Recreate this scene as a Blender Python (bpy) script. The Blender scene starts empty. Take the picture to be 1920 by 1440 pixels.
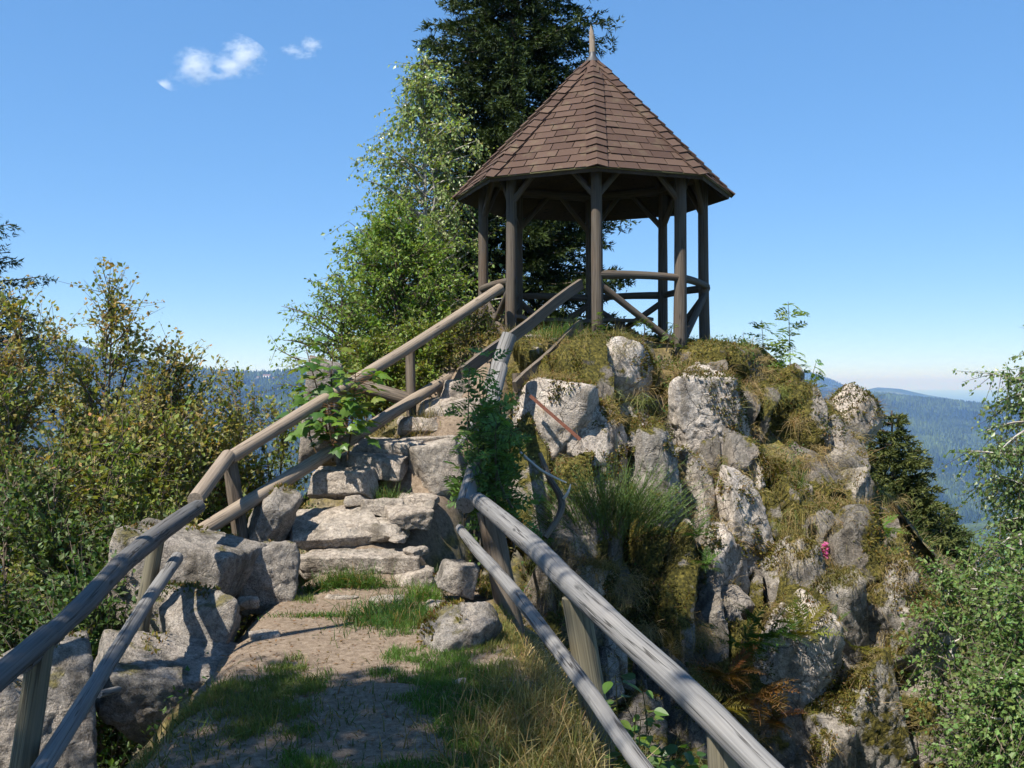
import bpy, math, random
import numpy as np
from mathutils import Vector, Matrix

R = math.radians
rng = np.random.default_rng(7)
random.seed(7)
S = bpy.context.scene
C = S.collection

# ------------------------------------------------------------------ camera, sky, sun, exposure
HAZE = 1.3e-4
FPX = 1850.0                                   # focal length in pixels of the 1920 px wide photograph
cam = bpy.data.cameras.new("camera"); cam.sensor_width = 36.0; cam.lens = FPX / 1920 * 36
cam.clip_start = 0.05; cam.clip_end = 150000.0
camo = bpy.data.objects.new("camera", cam); C.objects.link(camo)
camo.location = (0, 0, 0); camo.rotation_euler = (R(90), 0, 0)
S.camera = camo

SUN_EL, SUN_AZ = R(55), R(222)                 # azimuth clockwise from +Y: behind the viewer, to the left
SUN = Vector((math.sin(SUN_AZ) * math.cos(SUN_EL), math.cos(SUN_AZ) * math.cos(SUN_EL), math.sin(SUN_EL)))
w = bpy.data.worlds.new("World"); S.world = w; w.use_nodes = True
wn = w.node_tree.nodes; wl = w.node_tree.links
bg = wn["Background"]
sky = wn.new("ShaderNodeTexSky"); sky.sky_type = 'NISHITA'; sky.sun_disc = False
sky.sun_elevation = SUN_EL; sky.sun_rotation = SUN_AZ
sky.altitude = 6000; sky.air_density = 1.1; sky.dust_density = 0.0; sky.ozone_density = 3.8
hs_ = wn.new("ShaderNodeHueSaturation"); hs_.inputs["Saturation"].default_value = 1.85; hs_.inputs["Hue"].default_value = 0.506; hs_.inputs["Value"].default_value = 1.75
gm_ = wn.new("ShaderNodeGamma"); gm_.inputs[1].default_value = 0.42; wl.new(sky.outputs[0], gm_.inputs[0]); wl.new(gm_.outputs[0], hs_.inputs["Color"]); wl.new(hs_.outputs[0], bg.inputs[0]); bg.inputs[1].default_value = 0.135
sd = bpy.data.lights.new("sun", 'SUN'); sd.energy = 4.9; sd.angle = R(0.53); sd.color = (1.0, 0.95, 0.87)
so = bpy.data.objects.new("sun", sd); C.objects.link(so)
so.rotation_euler = SUN.to_track_quat('Z', 'Y').to_euler(); so.location = SUN * 50
vs = S.view_settings
vs.view_transform = 'Standard'; vs.look = 'None'; vs.gamma = 1.0; vs.use_curve_mapping = False
vs.exposure = 1.12
S.render.engine = 'CYCLES'
S.cycles.use_denoising = True
S.cycles.max_bounces = 6; S.cycles.diffuse_bounces = 3; S.cycles.glossy_bounces = 2
S.cycles.transmission_bounces = 3; S.cycles.transparent_max_bounces = 6; S.cycles.volume_bounces = 2
S.cycles.use_adaptive_sampling = True; S.cycles.adaptive_threshold = 0.02


def P(px, py, d):
    """the point that stands d metres ahead of the viewer on the sight line of a photograph pixel"""
    return np.array([(px - 960) / FPX * d, d, -(py - 720) / FPX * d])

# ------------------------------------------------------------------ noise
_pr = np.random.default_rng(11)
_perm = np.concatenate([_pr.permutation(256)] * 3).astype(np.int64)
_g = _pr.normal(size=(256, 3)); _g /= np.linalg.norm(_g, axis=1)[:, None]


def perlin(p):
    p = np.asarray(p, float)
    i = np.floor(p).astype(np.int64); f = p - i; i &= 255
    u = f * f * f * (f * (f * 6 - 15) + 10)
    out = 0
    for dx in (0, 1):
        wx = u[:, 0] if dx else 1 - u[:, 0]
        for dy in (0, 1):
            wy = u[:, 1] if dy else 1 - u[:, 1]
            for dz in (0, 1):
                wz = u[:, 2] if dz else 1 - u[:, 2]
                h = _perm[_perm[_perm[(i[:, 0] + dx) & 255] + ((i[:, 1] + dy) & 255)] + ((i[:, 2] + dz) & 255)]
                g = _g[h]
                out = out + wx * wy * wz * (g[:, 0] * (f[:, 0] - dx) + g[:, 1] * (f[:, 1] - dy) + g[:, 2] * (f[:, 2] - dz))
    return out


def fbm(p, octaves=4, gain=0.5):
    p = np.asarray(p, float); a = 1.0; s = 0
    for k in range(octaves):
        s = s + a * perlin(p * 2 ** k + 17.3 * k); a *= gain
    return s


def sstep(a, b, x):
    t = np.clip((np.asarray(x, float) - a) / (b - a), 0, 1)
    return t * t * (3 - 2 * t)


def unit(v):
    v = np.asarray(v, float)
    return v / np.maximum(np.linalg.norm(v, axis=-1, keepdims=True), 1e-9)

# ------------------------------------------------------------------ mesh collector


class MB:
    def __init__(self):
        self.v = []; self.f = {}; self.c = []; self.w = []; self.n = 0

    def add(self, v, *faces, col=None, wood=None):
        v = np.asarray(v, float).reshape(-1, 3)
        for f in faces:
            f = np.asarray(f, np.int64)
            if f.size:
                self.f.setdefault(f.shape[1], []).append(f + self.n)
        c = np.ones((len(v), 4)) if col is None else np.concatenate([np.broadcast_to(np.asarray(col, float)[..., :3], (len(v), 3)), np.ones((len(v), 1))], 1)
        self.c.append(c)
        self.w.append(np.zeros((len(v), 3)) if wood is None else wood)
        self.v.append(v); self.n += len(v)
        return self

    def mesh(self, name, smooth=False, cols=True, wood=False):
        me = bpy.data.meshes.new(name)
        v = np.concatenate(self.v).astype(np.float32)
        me.vertices.add(len(v)); me.vertices.foreach_set("co", v.ravel())
        ks = sorted(self.f)
        fs = {k: np.concatenate(self.f[k]) for k in ks}
        nl = sum(f.size for f in fs.values()); nf = sum(len(f) for f in fs.values())
        me.loops.add(nl); me.polygons.add(nf)
        me.loops.foreach_set("vertex_index", np.concatenate([fs[k].ravel() for k in ks]).astype(np.int32))
        tot = np.concatenate([np.full(len(fs[k]), k) for k in ks]); st = np.concatenate([[0], np.cumsum(tot)[:-1]])
        me.polygons.foreach_set("loop_start", st.astype(np.int32))
        me.polygons.foreach_set("use_smooth", np.full(nf, bool(smooth)))
        me.update(calc_edges=True)
        if cols:
            a = me.attributes.new("col", 'FLOAT_COLOR', 'POINT')
            a.data.foreach_set("color", np.concatenate(self.c).astype(np.float32).ravel())
        if wood:
            a = me.attributes.new("wood", 'FLOAT_VECTOR', 'POINT')
            a.data.foreach_set("vector", np.concatenate(self.w).astype(np.float32).ravel())
        return me

    def build(self, name, mat, parent=None, smooth=False, cols=True, wood=False, kind=None):
        o = bpy.data.objects.new(name, self.mesh(name, smooth, cols, wood))
        C.objects.link(o)
        if mat is not None: o.data.materials.append(mat)
        if parent is not None: attach(o, parent)
        if kind: o["kind"] = kind
        return o


def attach(o, parent):
    o.parent = parent
    o.matrix_parent_inverse = Matrix.Translation(parent.location).inverted() if parent.type == 'EMPTY' else Matrix()


def tag(o, label, cat, group=None, kind=None):
    o["label"] = label; o["category"] = cat
    if group: o["group"] = group
    if kind: o["kind"] = kind
    return o


def thing(name, label, cat, loc=(0, 0, 0), group=None):
    o = bpy.data.objects.new(name, None); C.objects.link(o)
    o.location = Vector([float(a) for a in loc]); o.empty_display_size = 0.1
    return tag(o, label, cat, group)


def frames(d):
    """two unit vectors across each direction d"""
    d = unit(d)
    h = np.where(np.abs(d[:, 2:3]) > 0.9, np.array([[1.0, 0, 0]]), np.array([[0, 0, 1.0]]))
    a = unit(np.cross(d, h)); b = np.cross(a, d)
    return a, b


def tube(mb, pts, rad, n=8, cap=True, rough=0.0, seed=0, col=None, fr=9.0, off=0.0):
    """one round log, stem or limb along pts; carries a 'wood' vector: metres along, and two across"""
    pts = np.asarray(pts, float); k = len(pts)
    rad = np.broadcast_to(np.asarray(rad, float), (k,))
    d = np.gradient(pts, axis=0); d = unit(d)
    a0, b0 = frames(d[:1]); a = [a0[0]]
    for i in range(1, k):
        q = a[-1] - d[i] * np.dot(a[-1], d[i]); a.append(q / np.linalg.norm(q))
    a = np.array(a); b = np.cross(d, a)
    th = np.arange(n) / n * 2 * math.pi
    ring = np.cos(th)[None, :, None] * a[:, None, :] + np.sin(th)[None, :, None] * b[:, None, :]
    s = np.concatenate([[0], np.cumsum(np.linalg.norm(np.diff(pts, axis=0), axis=1))])
    rr = np.repeat(rad[:, None], n, 1)
    if rough:
        q = np.stack([np.repeat(s[:, None], n, 1) * fr * 0.25 + seed * 3.1, np.cos(th)[None] * 1.1 + 0 * rr + seed, np.sin(th)[None] * 1.1 + 0 * rr], -1).reshape(-1, 3)
        rr = rr * (1 + rough * fbm(q * np.array([1, 1.3, 1.3]), 3).reshape(k, n))
    v = pts[:, None, :] + ring * rr[..., None]
    idx = np.arange(k * n).reshape(k, n); nx = np.roll(idx, -1, 1)
    f = np.stack([idx[:-1], nx[:-1], nx[1:], idx[1:]], -1).reshape(-1, 4)
    wv = np.stack([np.repeat(s[:, None], n, 1) + off, np.cos(th)[None] * rr, np.sin(th)[None] * rr], -1).reshape(-1, 3)
    mb.add(v, f, col=col, wood=wv)
    if cap:
        for e, o_ in ((0, 1), (k - 1, 0)):
            ctr = pts[e] + d[e] * (-0.004 if e == 0 else 0.004)
            vv = np.vstack([v[e], ctr[None]]); ii = np.arange(n); jj = np.roll(ii, -1)
            tri = np.stack([jj, ii, np.full(n, n)], -1) if e == 0 else np.stack([ii, jj, np.full(n, n)], -1)
            ww = np.vstack([wv.reshape(k, n, 3)[e], [[s[e] + off, 0, 0]]]); ww = ww + np.array([[7.0, 0, 0]])
            mb.add(vv, tri, col=col, wood=ww)
    return mb


def sticks(mb, A, B, ra, rb, col=None, n=3):
    """many thin straight twigs at once"""
    A = np.asarray(A, float); B = np.asarray(B, float); m = len(A)
    if m == 0: return mb
    a, b = frames(B - A)
    th = np.arange(n) / n * 2 * math.pi
    ring = np.cos(th)[None, :, None] * a[:, None] + np.sin(th)[None, :, None] * b[:, None]
    ra = np.broadcast_to(np.asarray(ra, float), (m,))[:, None, None]; rb = np.broadcast_to(np.asarray(rb, float), (m,))[:, None, None]
    v = np.concatenate([A[:, None] + ring * ra, B[:, None] + ring * rb], 1).reshape(-1, 3)
    i = np.arange(n); j = (i + 1) % n
    f = np.stack([i, j, j + n, i + n], -1)[None] + (np.arange(m) * 2 * n)[:, None, None]
    if col is not None and np.ndim(col) == 2: col = np.repeat(np.asarray(col), 2 * n, 0)
    return mb.add(v, f.reshape(-1, 4), col=col)


def leaves(mb, p, d, nrm, L, W, col, fold=0.15, mid=0.42):
    """many small leaves: each two faces folded along the midrib"""
    p = np.asarray(p, float); m = len(p)
    if m == 0: return mb
    d = unit(d); s = unit(np.cross(d, nrm)); nn = np.cross(s, d)
    L = np.broadcast_to(np.asarray(L, float), (m,))[:, None]; W = np.broadcast_to(np.asarray(W, float), (m,))[:, None]
    q = p + d * L * mid + nn * W * fold
    v = np.stack([p, q + s * W / 2, p + d * L, q - s * W / 2], 1).reshape(-1, 3)
    f = (np.array([[0, 1, 2], [0, 2, 3]])[None] + (np.arange(m) * 4)[:, None, None]).reshape(-1, 3)
    return mb.add(v, f, col=np.repeat(np.broadcast_to(col, (m, 3)), 4, 0))


def blades(mb, p, up, lean, L, W, col, tipcol=None, levels=(0, 0.45, 0.8)):
    """many grass blades: narrow strips that bend over towards `lean`"""
    p = np.asarray(p, float); m = len(p)
    if m == 0: return mb
    up = unit(np.broadcast_to(up, (m, 3))); lean = np.broadcast_to(lean, (m, 3))
    L = np.broadcast_to(np.asarray(L, float), (m,))[:, None]; W = np.broadcast_to(np.asarray(W, float), (m,))[:, None]
    side = rng.normal(size=(m, 3)); side = unit(side - up * (side * up).sum(1, keepdims=True))
    vs_, cs = [], []
    col = np.broadcast_to(col, (m, 3)); tipcol = col if tipcol is None else np.broadcast_to(tipcol, (m, 3))
    for t in levels:
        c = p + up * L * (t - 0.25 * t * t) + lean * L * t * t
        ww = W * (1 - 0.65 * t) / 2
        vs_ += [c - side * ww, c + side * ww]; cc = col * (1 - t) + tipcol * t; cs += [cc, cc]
    vs_.append(p + up * L * 0.75 + lean * L); cs.append(tipcol)
    k = len(vs_)
    v = np.stack(vs_, 1).reshape(-1, 3); cc = np.stack(cs, 1).reshape(-1, 3)
    base = (np.arange(m) * k)[:, None, None]
    q = np.array([[2 * i, 2 * i + 1, 2 * i + 3, 2 * i + 2] for i in range(len(levels) - 1)])
    t3 = np.array([[k - 3, k - 2, k - 1]])
    return mb.add(v, (q[None] + base).reshape(-1, 4), (t3[None] + base).reshape(-1, 3), col=cc)

# ------------------------------------------------------------------ materials


def new_mat(name):
    m = bpy.data.materials.new(name); m.use_nodes = True
    return m, m.node_tree.nodes, m.node_tree.links, m.node_tree.nodes["Principled BSDF"]


def N(nodes, kind, **kw):
    n = nodes.new(kind)
    for k, v in kw.items():
        if k.startswith("i_"): n.inputs[k[2:].replace("_", " ")].default_value = v
        else: setattr(n, k, v)
    return n


def ramp(nodes, stops):
    n = nodes.new("ShaderNodeValToRGB"); e = n.color_ramp.elements
    while len(e) < len(stops): e.new(0.5)
    for i, (p_, c) in enumerate(stops):
        e[i].position = p_; e[i].color = (*c, 1) if len(c) == 3 else c
    return n


def mixc(nodes, links, fac, a, b, mode='MIX'):
    n = nodes.new("ShaderNodeMix"); n.data_type = 'RGBA'; n.blend_type = mode
    for sock, val in ((n.inputs[0], fac), (n.inputs[6], a), (n.inputs[7], b)):
        if hasattr(val, "links"): links.new(val, sock)
        elif isinstance(val, (int, float)): sock.default_value = val
        else: sock.default_value = (*val, 1)
    return n.outputs[2]


def leaf_mat(name, transl=0.35, rough=0.45, spec=0.35, tint=(1, 1, 1)):
    m, n, l, b = new_mat(name)
    at = N(n, "ShaderNodeAttribute", attribute_name="col")
    c = mixc(n, l, 1.0, at.outputs[0], tuple(0.85 * q for q in tint), 'MULTIPLY')
    l.new(c, b.inputs["Base Color"]); b.inputs["Roughness"].default_value = rough
    b.inputs["Specular IOR Level"].default_value = spec
    t = N(n, "ShaderNodeBsdfTranslucent")
    tc = mixc(n, l, 1.0, c, (1.5, 1.5, 0.55), 'MULTIPLY'); l.new(tc, t.inputs[0])
    mx = N(n, "ShaderNodeMixShader"); mx.inputs[0].default_value = transl
    l.new(b.outputs[0], mx.inputs[1]); l.new(t.outputs[0], mx.inputs[2])
    l.new(mx.outputs[0], n["Material Output"].inputs[0])
    return m


def wood_mat(name, light, dark, crack=0.6, brown=(0.12, 0.08, 0.05), brown_amt=0.3):
    """weathered timber: grain and drying cracks run along the log"""
    m, n, l, b = new_mat(name)
    at = N(n, "ShaderNodeAttribute", attribute_name="wood")
    oi = N(n, "ShaderNodeObjectInfo")
    addr = N(n, "ShaderNodeVectorMath", operation='ADD'); l.new(at.outputs["Vector"], addr.inputs[0])
    cmb = N(n, "ShaderNodeCombineXYZ"); mul = N(n, "ShaderNodeMath", operation='MULTIPLY'); mul.inputs[1].default_value = 37
    l.new(oi.outputs["Random"], mul.inputs[0]); l.new(mul.outputs[0], cmb.inputs[0]); l.new(cmb.outputs[0], addr.inputs[1])
    mp = N(n, "ShaderNodeMapping"); mp.inputs["Scale"].default_value = (1.6, 120, 120); l.new(addr.outputs[0], mp.inputs[0])
    g = N(n, "ShaderNodeTexNoise"); g.inputs["Scale"].default_value = 1.0; g.inputs["Detail"].default_value = 4; l.new(mp.outputs[0], g.inputs[0])
    mp2 = N(n, "ShaderNodeMapping"); mp2.inputs["Scale"].default_value = (0.55, 24, 24); l.new(addr.outputs[0], mp2.inputs[0])
    g2 = N(n, "ShaderNodeTexNoise"); g2.inputs["Scale"].default_value = 1.0; g2.inputs["Detail"].default_value = 3; l.new(mp2.outputs[0], g2.inputs[0])
    mp3 = N(n, "ShaderNodeMapping"); mp3.inputs["Scale"].default_value = (2.2, 5, 5); l.new(addr.outputs[0], mp3.inputs[0])
    g3 = N(n, "ShaderNodeTexNoise"); g3.inputs["Scale"].default_value = 1.0; g3.inputs["Detail"].default_value = 5; l.new(mp3.outputs[0], g3.inputs[0])
    r1 = ramp(n, [(0.22, dark), (0.62, light)]); l.new(g.outputs[0], r1.inputs[0])
    r3 = ramp(n, [(0.45, (0, 0, 0)), (0.7, (1, 1, 1))]); l.new(g3.outputs[0], r3.inputs[0])
    br = N(n, "ShaderNodeMath", operation='MULTIPLY'); br.inputs[1].default_value = brown_amt; l.new(r3.outputs[0], br.inputs[0])
    c = mixc(n, l, br.outputs[0], r1.outputs[0], brown)
    rc = ramp(n, [(0.478, (0, 0, 0)), (0.492, (1, 1, 1)), (0.508, (1, 1, 1)), (0.522, (0, 0, 0))]); l.new(g2.outputs[0], rc.inputs[0])
    cf = N(n, "ShaderNodeMath", operation='MULTIPLY'); cf.inputs[1].default_value = crack; l.new(rc.outputs[0], cf.inputs[0])
    gate = ramp(n, [(0.38, (0, 0, 0)), (0.48, (1, 1, 1))]); l.new(g3.outputs[0], gate.inputs[0])
    cg = N(n, "ShaderNodeMath", operation='MULTIPLY'); l.new(cf.outputs[0], cg.inputs[0]); l.new(gate.outputs[0], cg.inputs[1])
    c = mixc(n, l, cg.outputs[0], c, (0.02, 0.017, 0.014))
    kv = N(n, "ShaderNodeTexVoronoi"); mpk = N(n, "ShaderNodeMapping"); mpk.inputs["Scale"].default_value = (2.6, 13, 13); l.new(addr.outputs[0], mpk.inputs[0]); l.new(mpk.outputs[0], kv.inputs["Vector"]); kv.inputs["Scale"].default_value = 1.0
    kr = ramp(n, [(0.07, (0.75, 0.75, 0.75)), (0.16, (0, 0, 0))]); l.new(kv.outputs["Distance"], kr.inputs[0])
    c = mixc(n, l, kr.outputs[0], c, tuple(0.35 * q for q in dark))
    l.new(c, b.inputs["Base Color"]); b.inputs["Roughness"].default_value = 0.75; b.inputs["Specular IOR Level"].default_value = 0.25
    hs = N(n, "ShaderNodeMath", operation='SUBTRACT'); l.new(g.outputs[0], hs.inputs[0]); l.new(cg.outputs[0], hs.inputs[1])
    bp = N(n, "ShaderNodeBump"); bp.inputs["Strength"].default_value = 0.5; bp.inputs["Distance"].default_value = 0.006
    l.new(hs.outputs[0], bp.inputs["Height"]); l.new(bp.outputs[0], b.inputs["Normal"])
    return m


def ground_cover_nodes(n, l, co):
    """moss colour with fine mottling, shared by rock and soil"""
    t = N(n, "ShaderNodeTexNoise"); t.inputs["Scale"].default_value = 28; t.inputs["Detail"].default_value = 6; l.new(co, t.inputs[0])
    r = ramp(n, [(0.3, (0.022, 0.02, 0.006)), (0.5, (0.085, 0.075, 0.016)), (0.7, (0.19, 0.155, 0.035))]); l.new(t.outputs[0], r.inputs[0])
    return r.outputs[0], t.outputs[0]


def rock_mat(name, light=(0.50, 0.46, 0.42), dark=(0.25, 0.23, 0.205), moss=0.5, warm=0.5, crack=0.55):
    m, n, l, b = new_mat(name)
    tc = N(n, "ShaderNodeTexCoord"); oi = N(n, "ShaderNodeObjectInfo")
    sc = N(n, "ShaderNodeVectorMath", operation='SCALE'); sc.inputs["Scale"].default_value = 1
    ad = N(n, "ShaderNodeVectorMath", operation='ADD'); l.new(tc.outputs["Object"], ad.inputs[0])
    ml = N(n, "ShaderNodeMath", operation='MULTIPLY'); ml.inputs[1].default_value = 50; l.new(oi.outputs["Random"], ml.inputs[0]); l.new(ml.outputs[0], ad.inputs[1])
    co = ad.outputs[0]

    def noise(scale, det=5, rough=0.6):
        t = N(n, "ShaderNodeTexNoise"); t.inputs["Scale"].default_value = scale; t.inputs["Detail"].default_value = det
        t.inputs["Roughness"].default_value = rough; l.new(co, t.inputs[0]); return t.outputs[0]
    big = noise(2.2, 5); mid = noise(9, 6); fine = noise(70, 4, 0.7); grain = noise(190, 2, 0.7)
    r = ramp(n, [(0.3, dark), (0.62, light)]); l.new(mid, r.inputs[0])
    rw = ramp(n, [(0.4, (0, 0, 0)), (0.7, (1, 1, 1))]); l.new(big, rw.inputs[0])
    wf = N(n, "ShaderNodeMath", operation='MULTIPLY'); wf.inputs[1].default_value = warm; l.new(rw.outputs[0], wf.inputs[0])
    c = mixc(n, l, wf.outputs[0], r.outputs[0], (0.46, 0.37, 0.295))
    rg = ramp(n, [(0.33, (0.55, 0.55, 0.57)), (0.48, (1, 1, 1)), (0.68, (1.3, 1.28, 1.25))]); l.new(grain, rg.inputs[0])
    c = mixc(n, l, 0.8, c, rg.outputs[0], 'MULTIPLY')
    rf = ramp(n, [(0.34, (0.6, 0.59, 0.57)), (0.52, (1.05, 1.05, 1.05))]); l.new(fine, rf.inputs[0])
    c = mixc(n, l, 0.75, c, rf.outputs[0], 'MULTIPLY')
    # coarse crystals, water stains that run down the face, hairline joints
    mott = noise(30, 4, 0.75); rmo = ramp(n, [(0.34, (0.5, 0.49, 0.48)), (0.5, (1, 1, 1)), (0.66, (1.3, 1.3, 1.28))]); l.new(mott, rmo.inputs[0])
    c = mixc(n, l, 0.85, c, rmo.outputs[0], 'MULTIPLY')
    ms_ = N(n, "ShaderNodeMapping"); ms_.inputs["Scale"].default_value = (5.5, 5.5, 0.7); l.new(co, ms_.inputs[0])
    sn = N(n, "ShaderNodeTexNoise"); sn.inputs["Scale"].default_value = 1.0; sn.inputs["Detail"].default_value = 5; l.new(ms_.outputs[0], sn.inputs[0])
    rs_ = ramp(n, [(0.52, (1, 1, 1)), (0.66, (0.42, 0.41, 0.38))]); l.new(sn.outputs[0], rs_.inputs[0])
    c = mixc(n, l, 0.8, c, rs_.outputs[0], 'MULTIPLY')
    wv = N(n, "ShaderNodeVectorMath", operation='MULTIPLY_ADD'); wv.inputs[1].default_value = (0.35, 0.35, 0.35); nzc = N(n, "ShaderNodeTexNoise"); nzc.inputs["Scale"].default_value = 3.5; nzc.inputs["Detail"].default_value = 4
    l.new(co, nzc.inputs[0]); l.new(nzc.outputs["Color"], wv.inputs[0]); l.new(co, wv.inputs[2])
    vc = N(n, "ShaderNodeTexVoronoi", feature='DISTANCE_TO_EDGE'); vc.inputs["Scale"].default_value = 2.4; l.new(wv.outputs[0], vc.inputs["Vector"])
    rc_ = ramp(n, [(0.0, (1, 1, 1)), (0.022, (0, 0, 0))]); l.new(vc.outputs["Distance"], rc_.inputs[0])
    ck = N(n, "ShaderNodeMath", operation='MULTIPLY'); ck.inputs[1].default_value = crack; l.new(rc_.outputs[0], ck.inputs[0])
    c = mixc(n, l, ck.outputs[0], c, (0.035, 0.032, 0.028))
    # dark lichen in blotches
    lich = noise(4.5, 7, 0.7); rl = ramp(n, [(0.56, (0, 0, 0)), (0.68, (1, 1, 1))]); l.new(lich, rl.inputs[0])
    lf = N(n, "ShaderNodeMath", operation='MULTIPLY'); lf.inputs[1].default_value = 0.6; l.new(rl.outputs[0], lf.inputs[0])
    c = mixc(n, l, lf.outputs[0], c, (0.10, 0.098, 0.085))
    # moss where the stone lies flat or where the noise says so
    mc, mt = ground_cover_nodes(n, l, co)
    mn = noise(3.1, 7, 0.65)
    geo = N(n, "ShaderNodeNewGeometry"); sx = N(n, "ShaderNodeSeparateXYZ"); l.new(geo.outputs["Normal"], sx.inputs[0])
    a1 = N(n, "ShaderNodeMath", operation='MULTIPLY_ADD'); a1.inputs[1].default_value = 0.16; l.new(sx.outputs[2], a1.inputs[0]); l.new(mn, a1.inputs[2])
    rm = ramp(n, [(0.74 - 0.2 * moss, (0, 0, 0)), (0.80 - 0.2 * moss, (1, 1, 1))]); l.new(a1.outputs[0], rm.inputs[0])
    mk = N(n, "ShaderNodeMath", operation='MULTIPLY'); mk.inputs[1].default_value = min(1.0, moss * 3); l.new(rm.outputs[0], mk.inputs[0])
    c = mixc(n, l, mk.outputs[0], c, mc)
    l.new(c, b.inputs["Base Color"]); b.inputs["Roughness"].default_value = 0.85; b.inputs["Specular IOR Level"].default_value = 0.2
    h1 = N(n, "ShaderNodeMath", operation='MULTIPLY_ADD'); h1.inputs[1].default_value = 0.25; l.new(mid, h1.inputs[0]); l.new(fine, h1.inputs[2])
    h2 = N(n, "ShaderNodeMath", operation='MULTIPLY_ADD'); h2.inputs[1].default_value = 0.35; l.new(grain, h2.inputs[0]); l.new(h1.outputs[0], h2.inputs[2])
    h3 = N(n, "ShaderNodeMath", operation='MULTIPLY_ADD'); l.new(mk.outputs[0], h3.inputs[0]); l.new(mt, h3.inputs[1]); l.new(h2.outputs[0], h3.inputs[2])
    h4 = N(n, "ShaderNodeMath", operation='MULTIPLY_ADD'); h4.inputs[1].default_value = 0.9; l.new(mott, h4.inputs[0]); l.new(h3.outputs[0], h4.inputs[2])
    h5 = N(n, "ShaderNodeMath", operation='MULTIPLY_ADD'); h5.inputs[1].default_value = -1.0; l.new(ck.outputs[0], h5.inputs[0]); l.new(h4.outputs[0], h5.inputs[2]); h3 = h5
    bp = N(n, "ShaderNodeBump"); bp.inputs["Strength"].default_value = 0.9; bp.inputs["Distance"].default_value = 0.032
    l.new(h3.outputs[0], bp.inputs["Height"]); l.new(bp.outputs[0], b.inputs["Normal"])
    return m
# ================================================================== the large structure: knoll, valley, hills, forest


def ridge(x, y, line, w_, sl, sr, rnd=0.25):
    """height of a ridge that runs along `line` (x, y, z points), flat for w_ to each side, then falling: sl on the left, sr on the right"""
    best = np.full(x.shape, -1e9)
    for (x0, y0, z0), (x1, y1, z1) in zip(line[:-1], line[1:]):
        dx, dy = x1 - x0, y1 - y0; L2 = dx * dx + dy * dy
        t = np.clip(((x - x0) * dx + (y - y0) * dy) / L2, 0, 1)
        ex, ey = x - (x0 + t * dx), y - (y0 + t * dy)
        dist = np.hypot(ex, ey)
        side = dx * ey - dy * ex                       # > 0: left of the line
        s = np.where(side > 0, sl, sr)
        o = np.maximum(dist - w_, 0)
        z = z0 + t * (z1 - z0) - s * (np.sqrt(o * o + rnd * rnd) - rnd)
        best = np.maximum(best, z)
    return best


def smax(a, b, k=0.25):
    h = np.clip(0.5 + 0.5 * (a - b) / k, 0, 1)
    return b * (1 - h) + a * h + k * h * (1 - h)


PATH = [(-0.3, -6, -1.6), (-0.5, 2, -1.63), (-0.6, 4.6, -1.66), (-0.8, 6.2, -1.73), (-1.05, 8.5, -1.82)]
RAMP = [(-1.1, 8.6, -1.80), (-1.36, 9.1, -1.72), (-1.38, 9.8, -1.50), (-1.18, 10.4, -1.16), (-1.0, 10.9, -0.84), (-0.68, 11.5, -0.36), (-0.30, 12.1, 0.05), (0.45, 12.8, 0.5)]
KNOLL = [(0.3, 13.0, 0.55), (1.3, 13.9, 0.60), (2.4, 13.9, 0.50)]
BROW = [(0.15, 11.75, -0.18), (0.7, 12.1, 0.05), (1.5, 12.35, 0.22), (2.4, 12.5, 0.12), (3.2, 12.9, -0.02), (3.9, 13.2, -0.15)]
SPUR = [(2.4, 13.8, 0.46), (3.2, 13.9, 0.22), (3.95, 13.8, -0.14), (4.30, 13.5, -0.75), (4.15, 13.1, -1.6), (4.05, 12.5, -3.0)]
LEDGE = [(2.85, 11.9, -1.2), (3.7, 11.7, -1.52), (4.25, 11.6, -2.05), (4.5, 11.4, -2.9), (4.5, 10.9, -4.4)]


def knoll_z(x, y):
    z = ridge(x, y, PATH, 0.85, 1.25, 2.4, 0.3)
    z = smax(z, ridge(x, y, RAMP, 0.36, 1.35, 2.4, 0.12), 0.1)
    k = ridge(x, y, KNOLL, 0.95, 1.1, 1.6, 0.3)
    z = smax(z, k, 0.2)
    z = smax(z, ridge(x, y, BROW, 0.12, 1.2, 2.8, 0.12), 0.1)
    z = smax(z, ridge(x, y, SPUR, 0.2, 3.2, 2.2, 0.2), 0.25)
    z = smax(z, ridge(x, y, LEDGE, 0.28, 3.0, 3.2, 0.1), 0.12)
    return z


def pathness(x, y, z):
    """1 on the trodden path and the stair, 0 off it"""
    p1 = ridge(x, y, [(a - 0.15, b, 0) for a, b, c in PATH], 0.68, 1, 1, 0.05)
    p2 = ridge(x, y, [(a, b, 0) for a, b, c in RAMP[:6]], 0.40, 1, 1, 0.05)
    return np.maximum(sstep(-0.45, -0.02, p1), sstep(-0.3, -0.02, p2))


HX = 0.08


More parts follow.
